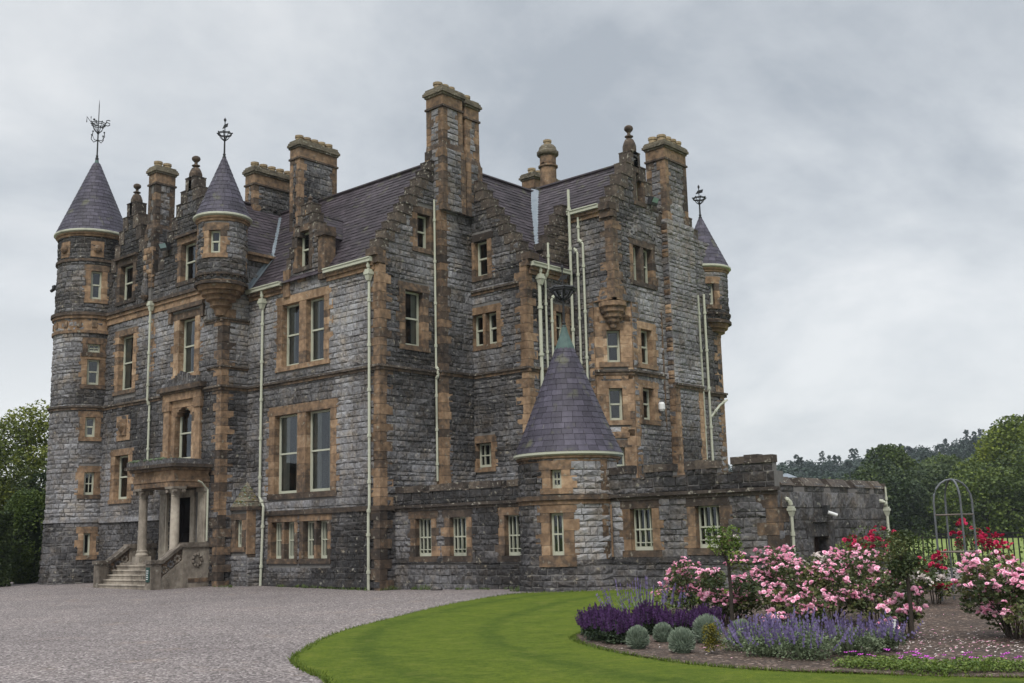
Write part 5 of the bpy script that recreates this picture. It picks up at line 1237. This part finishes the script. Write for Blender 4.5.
def far_hill():
    mb = MB(); n = 40; V = []; F = []; rows = [(235, -.5), (300, 5), (370, 13), (450, 21), (620, 25), (1200, 15)]
    def H(a, z): return z*(.62+.46*max(0, min(1, (a+28)/11)))+1.0*math.sin(a*.35)
    for d, z in rows:
        for i in range(n+1):
            a = -48+62*i/n; r = math.radians(a); V.append((CAM.x+math.sin(r)*d, CAM.y+math.cos(r)*d, H(a, z) if z > 0 else -.5))
    for j in range(len(rows)-1):
        for i in range(n): F.append((j*(n+1)+i, j*(n+1)+i+1, (j+1)*(n+1)+i+1, (j+1)*(n+1)+i))
    mb.grid(V, F, 'hill_ground'); tag(mb.build('hill', None), kind='structure')
    mb = MB()
    for k in range(560):
        a = U(-36, -8); d = U(255, 470) if k > 260 else U(440, 475); r = math.radians(a)
        z = 0
        for (d0, z0), (d1, z1) in zip(rows, rows[1:]):
            if d0 <= d <= d1: z = H(a, max(0, z0)+(max(0, z1)-max(0, z0))*(d-d0)/(d1-d0))
        x, y = CAM.x+math.sin(r)*d, CAM.y+math.cos(r)*d
        if random.random() < .3:
            h = U(12, 18); w = h*.28
            for i in range(7): f = i/7; crown(mb, [((x, y, z+h*(.15+.85*f)), (w*(1-f)+.2, w*(1-f)+.2, h*.07))], 60, .8, 'leaf_far')
        else:
            h = U(9, 15); w = U(3.4, 5.6)
            crown(mb, [((x+U(-1.5, 1.5), y+U(-1.5, 1.5), z+h*U(.45, .82)), (w*.62, w*.62, h*.2)) for _ in range(5)], 520, .8, 'leaf_far')
            mb.tube([(x, y, z-1), (x, y, z+h*.6)], .25, 'bark', .2, 4)
    tag(mb.build('distant_wood', None), 'dark wood, tinted blue for distance, covering the far hillside beyond the wing', 'wood', kind='stuff')
far_hill()

# iron estate railing
def fence():
    p0, p1 = Vector((8.6, 17.3, 0)), Vector((21.5, 13.6, 0)); d = (p1-p0); l = d.length; d /= l
    t = thing('iron_fence', 'black iron railing of thin upright bars between the garden and the bright field', 'fence', tuple(p0))
    mb = MB()
    for z in (1.28, 1.15, .15): mb.hexa([tuple(d*a+Vector((0, 0, z))+Vector((-d.y, d.x, 0))*b+Vector((0, 0, c))) for c in (0, .06) for a, b in ((0, -.012), (l, -.012), (l, .012), (0, .012))], 'iron', .3)
    child(mb, 'rail', t); mb = MB(); n = int(l/.2)
    for i in range(n): q = d*(i*.2+.05); mb.tube([(q.x, q.y, 0), (q.x, q.y, 1.3)], .026, 'iron', .1, 5)
    child(mb, 'bars', t)
    for a in (1.0, 3.9, 6.8, 9.7, 12.6):
        q = d*a; mb = MB(); mb.box(q.x-.05, q.x+.05, q.y-.05, q.y+.05, 0, 1.42, 'iron', .3); mb.ball((q.x, q.y, 1.47), .065, 'iron', .3, 8); child(mb, 'post', t)
fence()

# garden arch (rose obelisk)
def trellis():
    c = Vector((18.9, -2.17, .08)); t = thing('rose_arch', 'tall round-topped metal rose arch with wooden rungs standing in the flower bed', 'trellis', tuple(c))
    a = Vector((.75, .66, 0)); b = Vector((-.66, .75, 0)); w, e = .37, .37; H = 2.0
    for vec, oth in ((a, b), (b, a)):
        mb = MB()
        pts = [vec*-w, vec*-w+Vector((0, 0, H))]+[vec*(-w*math.cos(PI*k/10))+Vector((0, 0, H+w*1.15*math.sin(PI*k/10))) for k in range(1, 10)]+[vec*w+Vector((0, 0, H)), vec*w]
        mb.tube(pts, .02, 'steel', .35, 7); child(mb, 'hoop', t)
    for z in (.25, 1.05, 1.75):
        mb = MB(); q = [vec_ for vec_ in (a*w, b*w, a*-w, b*-w)]
        for i in range(4): p, s_ = q[i]+Vector((0, 0, z)), q[(i+1) % 4]+Vector((0, 0, z)); mb.tube([p, s_], .016, 'old_wood', .4, 6)
        child(mb, 'rung', t)
trellis()
# marker stake
mb = MB(); mb.box(-.02, .02, -.012, .012, -.1, .30, 'white_plastic', .6); mb.box(-.026, .026, -.018, .018, .30, .32, 'white_plastic', .4); o = mb.build('marker_stake', None); o.location = (20.5, -9.2, .1); tag(o, 'thin white marker stake standing in the bed beside the rose standard', 'stake')

# blossoms: cupped rosettes, shared mesh
def rosette(mat, seed):
    random.seed(seed); mb = MB(); s = 1.
    for ring, (rad, tilt, cnt, z) in enumerate(((.95, .25, 6, 0), (.68, .7, 5, .12), (.38, 1.1, 4, .22))):
        for k in range(cnt):
            a = 2*PI*k/cnt+ring*.5+U(-.15, .15); d = Vector((math.cos(a), math.sin(a), 0)); e = Vector((-d.y, d.x, 0)); up = Vector((0, 0, 1)); T = d*math.cos(tilt)+up*math.sin(tilt)
            w = rad*.62; p = up*z
            mb.face([p-e*w*.35, p+e*w*.35, p+T*rad*.75+e*w*.7, p+T*rad-d*.04, p+T*rad*.75-e*w*.7], mat, U(.25, .95) if ring else U(.45, 1.0))
    mb.lathe((0, 0, -.1), [(.02, 0), (.35, .06), (.3, .3), (.02, .42)], mat, .3, 6)
    me_o = mb.build('rosette_'+mat, None); me = me_o.data; bpy.data.objects.remove(me_o); return me
ROS = {m: [rosette(m, s) for s in (1, 2)] for m in ('rose_pink', 'rose_red', 'rose_white')}
def blossom(parent, p, s, mat):
    o = bpy.data.objects.new('blossom', random.choice(ROS[mat])); COL.objects.link(o); o.parent = parent
    o.location = p; o.scale = (s, s, s*U(.8, 1.1)); o.rotation_euler = (U(-.9, .9)+.35, U(-.9, .9), U(0, 6.3))
def rose_bush(label, loc, h, w, nleaf, nfl, mat, seed, group='rose bushes in the flower bed', fs=.043, loose=.5, lowfl=.25, leafmat='leaf_rose', cat='rose bush', name='rose_bush', leafsize=.055):
    random.seed(seed); x, y = loc; t = thing(name, label, cat, (x, y, gz(x, y)+.06), group); mb = MB(); cl = []; st = MB()
    n = max(8, int(15*w))
    for i in range(n):
        a = i*2.4+U(-.4, .4); r = w*.5*math.sqrt(U(.05, 1)); z = h*U(.22, .9)
        s_ = h*U(.14, .24); cl.append(((math.cos(a)*r, math.sin(a)*r, z), (s_*1.1, s_*1.1, s_)))
        st.tube([(math.cos(a)*.08, math.sin(a)*.08, -.05), (math.cos(a)*r*.5, math.sin(a)*r*.5, z*.55), (math.cos(a)*r, math.sin(a)*r, z)], .012, 'bark', .5, 5, .006)
    crown(mb, cl, nleaf, leafsize, leafmat); child(mb, 'foliage', t); child(st, 'stems', t)
    pts = []
    for k in range(int(nfl*3.2)):      # flowers in small trusses at the outside of the clumps
        c, r = random.choice(cl); d = Vector((random.gauss(0, 1), random.gauss(0, 1)-.25, abs(random.gauss(0, .9))+.25)).normalized()
        p = Vector(c)+Vector((d.x*r[0], d.y*r[1], d.z*r[2]))*U(.9, 1.18)
        if p.z < h*lowfl and random.random() < .8: continue
        for j in range(random.choice((2, 3, 4, 5))): pts.append((p+Vector((U(-1, 1), U(-1, 1), U(-.6, .6)))*fs*1.6, fs*U(.75, 1.25)))
    random.shuffle(pts)
    for p, s_ in pts[:95]: blossom(t, p, s_, mat)
    if len(pts) > 95:
        mb = MB()
        for p, s_ in pts[95:]:
            me = random.choice(ROS[mat]); M = Matrix.Translation(p) @ Matrix.Rotation(U(0, 6.3), 4, 'Z') @ Matrix.Rotation(U(-.8, .8), 4, 'X') @ Matrix.Scale(s_, 4)
            for q in me.polygons: mb.face([M @ me.vertices[i].co for i in q.vertices], mat, U(.3, .95))
        o = child(mb, 'blossoms', t); o['kind'] = 'stuff'
    return t
RB = 'pink rose bushes in the flower bed'
rose_bush('leftmost pink rose bush, behind the dark purple salvia', (15.4, -6.1), 1.05, 1.05, 2600, 26, 'rose_pink', 41, RB)
rose_bush('pink rose bush around the slim standard stem in the left half of the bed', (17.0, -7.5), .95, .95, 2600, 26, 'rose_pink', 42, RB)
rose_bush('pink rose bush at mid bed directly below the right hand barred window', (17.3, -6.4), 1.15, 1.2, 2800, 32, 'rose_pink', 43, RB)
rose_bush('pale flowered rose bush behind the lavender in the middle of the bed', (18.5, -7.6), 1.02, 1.1, 2800, 32, 'rose_pink', 44, RB)
rose_bush('wide pink rose bush right of the middle, in front of the low doorway', (18.2, -6.3), 1.15, 1.25, 3000, 34, 'rose_pink', 45, RB)
rose_bush('low pink rose bush hanging over the catmint at the front', (19.0, -8.8), .72, .85, 1200, 14, 'rose_pink', 46, RB)
rose_bush('small pink rose bush at the foot of the dark standard rose', (20.1, -8.0), .62, .65, 900, 9, 'rose_pink', 47, RB)
rose_bush('big pink rose bush at the right edge with bare dark stems below', (21.5, -7.5), 1.08, 1.2, 4200, 44, 'rose_pink', 48, RB)
rose_bush('pink rose bush cut by the right edge of the photo', (22.2, -6.6), 1.05, 1.2, 3200, 34, 'rose_pink', 49, RB)
rose_bush('white and pale pink rose bush in the row near the wing wall', (16.6, -3.2), .95, 1.3, 1500, 22, 'rose_white', 50, RB)
rose_bush('pink rose bush at the back of the bed, left of the dark standard rose', (17.5, -3.6), .95, 1.2, 1500, 14, 'rose_pink', 51, RB)
rose_bush('green rose bush with few blooms left of the dark standard rose', (19.1, -6.5), .85, 1.1, 1700, 7, 'rose_pink', 52, RB)
rose_bush('pale rose bush showing through the legs of the rose arch', (18.4, -3.3), .8, .8, 1000, 8, 'rose_white', 53, RB)
rose_bush('pink rose bush behind the big right hand one', (20.2, -3.6), .95, 1.3, 1600, 16, 'rose_pink', 54, RB)
RR = 'red rose bushes near the wing wall'
rose_bush('crimson rose bush by the low doorway of the wing', (16.1, .4), 1.45, .95, 1500, 12, 'rose_red', 55, RR, .06, lowfl=.6)
rose_bush('crimson rose bush at the foot of the rose arch', (18.95, -1.2), 1.45, 1.0, 1600, 14, 'rose_red', 56, RR, .055, lowfl=.55)
rose_bush('small magenta rose low beside the left leg of the rose arch', (18.7, -2.9), .8, .5, 700, 6, 'rose_red', 57, RR, .05)
# standards: bare stem with a head of leaves
def standard(label, loc, h, hw, stem, nleaf, seed, mat='leaf_rose', fl=0, flm='rose_white'):
    random.seed(seed); x, y = loc; t = thing('standard_rose', label, 'rose tree', (x, y, gz(x, y)+.05), 'standard rose trees'); mb = MB()
    cl = [((U(-1, 1)*hw*.55, U(-1, 1)*hw*.55, stem+(h-stem)*U(.1, .9)), (hw*U(.28, .45),)*2+(hw*U(.25, .4),)) for _ in range(11)]
    crown(mb, cl, nleaf, .042, mat); child(mb, 'foliage', t); mb = MB()
    mb.tube([(0, 0, -.1), (.01, .02, stem*.6), (0, 0, stem+.1)], .035, 'bark', .2, 8, .025)
    for c, r in cl[::2]: mb.tube([(0, 0, stem), c], .012, 'bark', .3, 5, .006)
    child(mb, 'stem', t)
    for k in range(fl):
        c, r = random.choice(cl); blossom(t, Vector(c)+Vector((U(-1, 1)*r[0], U(-1, 1)*r[1], r[2])), .05, flm)
standard('dark leafy standard rose on a bare trunk in front of the rose arch', (20.32, -8.2), 1.52, .36, .82, 2300, 61)
standard('yellow-green standard rose with one pale bloom below the right barred window', (17.5, -8.3), 1.62, .42, 1.05, 1100, 62, 'leaf_cover', 2)

# salvia: dense dark purple spikes
def spikes(mb, n, w, h, mat, rmin=.006, rmax=.014, lean=.25, seed=0, frac=.5):
    for _ in range(n):
        a = U(0, 2*PI); r = w*.5*math.sqrt(random.random()); z1 = h*U(.72, 1.05)*(1-.25*(r/(w*.5))**2); d = Vector((math.cos(a), math.sin(a), 0)); p = d*r; L = d*lean*r/(w*.5)*h*U(.3, 1)+Vector((U(-.03, .03), U(-.03, .03), 0))
        k = U(0.1, .95); z0 = z1*(1-frac); m = 5
        for i in range(m):
            f = (i+.5)/m; q = p+L*(1-frac+frac*f)+Vector((0, 0, z0+(z1-z0)*f)); rr = (rmax*(1-f)+rmin*f)*2.2
            for _ in range(2):
                b = U(0, PI); e = Vector((math.cos(b), math.sin(b), U(-.3, .3)))*rr; u = Vector((0, 0, (z1-z0)/m*.62))
                mb.face([q-e, q-u*.9, q+e, q+u], mat, max(0, min(1, k+U(-.2, .2))))
def stems(mb, n, w, h, mat, lw=.01, lean=.25):
    for _ in range(n):
        a = U(0, 2*PI); r = w*.5*math.sqrt(random.random()); d = Vector((math.cos(a), math.sin(a), 0)); z = h*U(.5, 1); p = d*r*.7; q = d*r*(1+lean)+Vector((0, 0, z)); e = Vector((-d.y, d.x, 0))*lw*U(.7, 1.5)
        mb.face([p-e*.6, p+e*.6, (p+q)/2+e, q, (p+q)/2-e], mat, U(.1, .9))
def herb(name, label, cat, loc, w, h, leafmat, bloom, nl, ns, seed, group, lean=.25, frac=.45, size=.04, rmax=.014):
    random.seed(seed); x, y = loc; t = thing(name, label, cat, (x, y, gz(x, y)+.06), group); mb = MB()
    stems(mb, nl//6, w, h*.75, leafmat, .012, lean)
    for _ in range(nl):
        a = U(0, 2*PI); r = w*.55*math.sqrt(random.random()); leaf(mb, (math.cos(a)*r, math.sin(a)*r, h*U(.03, .66)*(1-.55*(r/w/.55)**2)), size*U(.6, 1.4), leafmat, U(.05, .95))
    child(mb, 'foliage', t); mb = MB(); spikes(mb, ns, w, h, bloom, rmax=rmax, lean=lean, frac=frac); o = child(mb, 'flower_spikes', t); o['kind'] = 'stuff'
SG = 'dark purple salvia clumps'
for i, (x, y, w, h, lab) in enumerate([(15.85, -9.55, .75, .66, 'dark purple salvia clump at the left tip of the bed'), (16.35, -10.1, .75, .62, 'dark purple salvia clump, second from the left tip of the bed'), (16.85, -10.35, .7, .56, 'dark purple salvia clump next to the first grey-green santolina ball'),
                                       (16.45, -9.0, .55, .55, 'dark purple salvia clump behind the gap between santolina balls'), (16.95, -9.0, .7, .5, 'dark purple salvia clump left of the standard rose stem'), (17.2, -8.55, .6, .5, 'dark purple salvia clump in front of the leftmost pink rose')]):
    herb('salvia', lab, 'salvia', (x, y), w*.72, h*U(.72, 1.0), 'leaf_salvia', 'salvia_bloom', 1100, 150, 70+i, SG, .3, .5)
herb('perovskia', 'airy pale violet spikes of tall sage in front of the lawn strip', 'sage', (14.9, -6.9), 1.5, .75, 'leaf_nepeta', 'nepeta_bloom', 300, 50, 79, None, .45, .55, rmax=.009)
NG = 'violet catmint clumps along the front of the bed'
for i, (x, y, w, h, lab) in enumerate([(18.95, -10.35, .8, .48, 'leftmost catmint clump, beside the small golden shrub'), (19.5, -10.85, .8, .46, 'catmint clump second from the golden shrub'), (20.05, -10.9, .9, .52, 'catmint clump nearest the lawn edge in the middle of the row'), (20.3, -10.2, .85, .58, 'catmint clump fourth along the row, under the pale roses'), (20.5, -9.6, .6, .45, 'rightmost catmint clump, beside the white stake'), (19.3, -9.7, .8, .55, 'airy catmint clump rising into the low pink roses')]):
    random.seed(80+i); t = thing('catmint', lab, 'catmint', (x, y, gz(x, y)+.06), NG); mb = MB()
    cl = [((math.cos(k*2.4)*w*.3*math.sqrt(k/8), math.sin(k*2.4)*w*.3*math.sqrt(k/8), h*U(.15, .38)), (w*U(.16, .26),)*2+(h*U(.22, .34),)) for k in range(9)]
    crown(mb, cl, 2600, .03, 'leaf_nepeta'); child(mb, 'foliage', t)
    mb = MB(); spikes(mb, 48, w, h*1.0, 'nepeta_bloom', rmax=.0085, lean=.85, frac=.5); stems(mb, 90, w*.8, h*.7, 'leaf_nepeta', .005, .5); o = child(mb, 'flower_spikes', t); o['kind'] = 'stuff'
GS = 'round grey-green santolina balls'
for i, (x, y, r, lab) in enumerate([(17.5, -10.85, .165, 'leftmost santolina ball, nearest the dark salvia'), (17.35, -10.0, .15, 'smallest santolina ball, set back between two others'), (18.35, -11.05, .18, 'santolina ball nearest the lawn edge'), (17.95, -9.75, .22, 'largest santolina ball, behind the golden shrub'), (18.5, -9.75, .19, 'rightmost santolina ball, among the catmint')]):
    random.seed(90+i); t = thing('santolina', lab, 'santolina', (x, y, gz(x, y)+.07), GS); mb = MB()
    for _ in range(1500):
        d = Vector((random.gauss(0, 1), random.gauss(0, 1), random.gauss(0, 1))).normalized(); d.z = d.z if d.z > -.45 else -d.z; R = r*U(.9, 1.1)
        a = Vector((d.x*R*.75, d.y*R*.75, r*.5+d.z*R*.8)); b = Vector((d.x*R, d.y*R, r*.5+d.z*R*1.12+.02)); e = d.cross(Vector((U(-1, 1), U(-1, 1), U(-1, 1)))).normalized()*.006
        mb.face([a-e, a+e, b+e*.5, b-e*.5], 'leaf_santolina', max(0, min(1, .5+U(-.35, .35)+.25*noise.noise(d*3))))
    child(mb, 'foliage', t); mb = MB(); mb.lathe((0, 0, r*.5), [(r*.6, -r*.6), (r*.75, -r*.2), (r*.72, .2*r), (r*.4, .7*r), (.01, r*.8)], 'leaf_santolina', .1, 10); child(mb, 'twigs', t)
random.seed(99)
t = thing('golden_shrub', 'small upright golden-leaved shrub among the santolina balls', 'shrub', (18.75, -10.95, .07)); mb = MB()
for _ in range(1100): a = U(0, 6.3); z = .33*U(.02, 1)**.9; r = .12*math.sqrt(random.random())*(1.1-1.6*z)*(1+.5*math.sin(a*3+z*9)); leaf(mb, (math.cos(a)*r, math.sin(a)*r, z+U(0, .05)), .024, 'leaf_gold', U(0, 1))
child(mb, 'foliage', t)
# ground cover with magenta flowers, fallen petals
def cover():
    mb = MB(); n = 0
    while n < 13000:
        x, y = U(20.3, 24.5), U(-11.6, -9.6)
        if not inside((x, y), BED): continue
        k = noise.noise(Vector((x, y, 3))*1.1)
        d = abs((y+11.35)-(x-21.6)*.42+.0)
        if d > .48+.75*k or x < 20.7: 
            n += .2; continue
        n += 1; leaf(mb, (x, y, gz(x, y)+.06+U(0, .09)), .03*U(.6, 1.4), 'leaf_cover', U(.1, .95), 1.0)
        if random.random() < .008:
            z = gz(x, y)+.2; 
            for j in range(5): a = j*1.257; mb.face([(x, y, z), (x+.03*math.cos(a-.4), y+.03*math.sin(a-.4), z+.012), (x+.03*math.cos(a+.4), y+.03*math.sin(a+.4), z+.012)], 'magenta_bloom', U(.2, 1))
    tag(mb.build('ground_cover', None), 'low bright green ground cover dotted with magenta flowers along the bed edge', 'ground cover', kind='stuff')
    mb = MB(); n = 0
    while n < 1300:
        x, y = random.choice([(random.gauss(21.3, .9), random.gauss(-8.3, .9)), (random.gauss(18.6, 1.3), random.gauss(-8.0, 1.2)), (U(15, 25), U(-11.5, -3))])
        if not inside((x, y), BED): continue
        n += 1; a = U(0, 6.3); s = U(.012, .03); z = gz(x, y)+.056+.05*max(0, noise.noise(Vector((x, y, 0))*.9))
        mb.face([(x-s*math.cos(a), y-s*math.sin(a), z), (x+s*.5*math.sin(a), y-s*.5*math.cos(a), z+.008), (x+s*math.cos(a), y+s*math.sin(a), z+.004), (x-s*.5*math.sin(a), y+s*.5*math.cos(a), z+.012)], random.choice(('rose_white', 'rose_pink', 'rose_white', 'pale_stone')), U(.2, .8))
    tag(mb.build('fallen_petals', None), 'pale fallen rose petals scattered on the brown soil', 'petals', kind='stuff')
cover()
# planting by the low doorway
def door_plants():
    random.seed(120)
    rose_bush('bushy yellow-green plant in front of the low doorway', (14.75, 2.6), 1.15, .8, 1300, 0, 'rose_white', 121, None, leafmat='leaf_cover', cat='plant', name='shrub')
    rose_bush('dark plant with white flowers left of the low doorway', (14.5, 1.5), .75, .8, 1000, 7, 'rose_white', 122, None, .05, leafmat='leaf_dark', cat='plant', name='shrub')
    rose_bush('tall loose green shrub right of the rose arch', (20.0, -.2), 1.45, 1.1, 1500, 0, 'rose_white', 123, None, leafmat='leaf_cover', cat='plant', name='shrub')
    rose_bush('leafy green shrub left of the rose arch, in front of the wall end', (17.3, .2), 1.3, 1.0, 1500, 0, 'rose_white', 124, None, leafmat='leaf_shrub', cat='plant', name='shrub')
    for x, y, lab in ((14.3, 1.6, 'terracotta pot left of the low doorway'), (14.4, 4.0, 'terracotta pot right of the low doorway')):
        mb = MB(); mb.lathe((0, 0, 0), [(.01, 0), (.2, 0), (.27, .38), (.31, .39), (.31, .46), (.25, .46), (.23, .4), (.01, .4)], 'terracotta', .4, 14); o = mb.build('flower_pot', None); o.location = (x, y, gz(x, y)+.02); tag(o, lab, 'flower pot')
    for x, y, s, lab in ((2.4, .12, .16, 'loose mossy stone at the foot of the wing wall'), (-21.4, -2.6, .35, 'low rough boulder at the end of the hedge')):
        mb = MB(); seed = Vector((x, y, 0))
        V = []; F = []
        for j in range(7):
            for i in range(10):
                a = 2*PI*i/10; th = PI*j/6; d = Vector((math.sin(th)*math.cos(a), math.sin(th)*math.sin(a), math.cos(th))); k = s*(1+.35*noise.noise(d*1.7+seed)); V.append((d.x*k*1.3, d.y*k, d.z*k*.65))
        for j in range(6):
            for i in range(10): F.append((j*10+i, j*10+(i+1) % 10, (j+1)*10+(i+1) % 10, (j+1)*10+i))
        mb.grid(V, F, 'stone', .35); o = mb.build('boulder', None); o.location = (x, y, gz(x, y)+s*.3); tag(o, lab, 'boulder')
door_plants()

# ================================================================== moist summer air
def haze():
    m = bpy.data.materials.new('air'); m.use_nodes = True; N = m.node_tree.nodes; L = m.node_tree.links; N.clear()
    o = N.new('ShaderNodeOutputMaterial'); v = N.new('ShaderNodeVolumePrincipled'); v.inputs['Color'].default_value = (.80, .88, .95, 1); v.inputs['Density'].default_value = .00022; v.inputs['Anisotropy'].default_value = .1
    L.new(v.outputs[0], o.inputs['Volume']); MATS['air'] = m
    mb = MB(); mb.box(-1600, 1600, -1600, 1600, -2, 62, 'air'); tag(mb.build('haze', None), 'thin pale haze of moist air over the grounds', 'haze', kind='stuff')
haze()
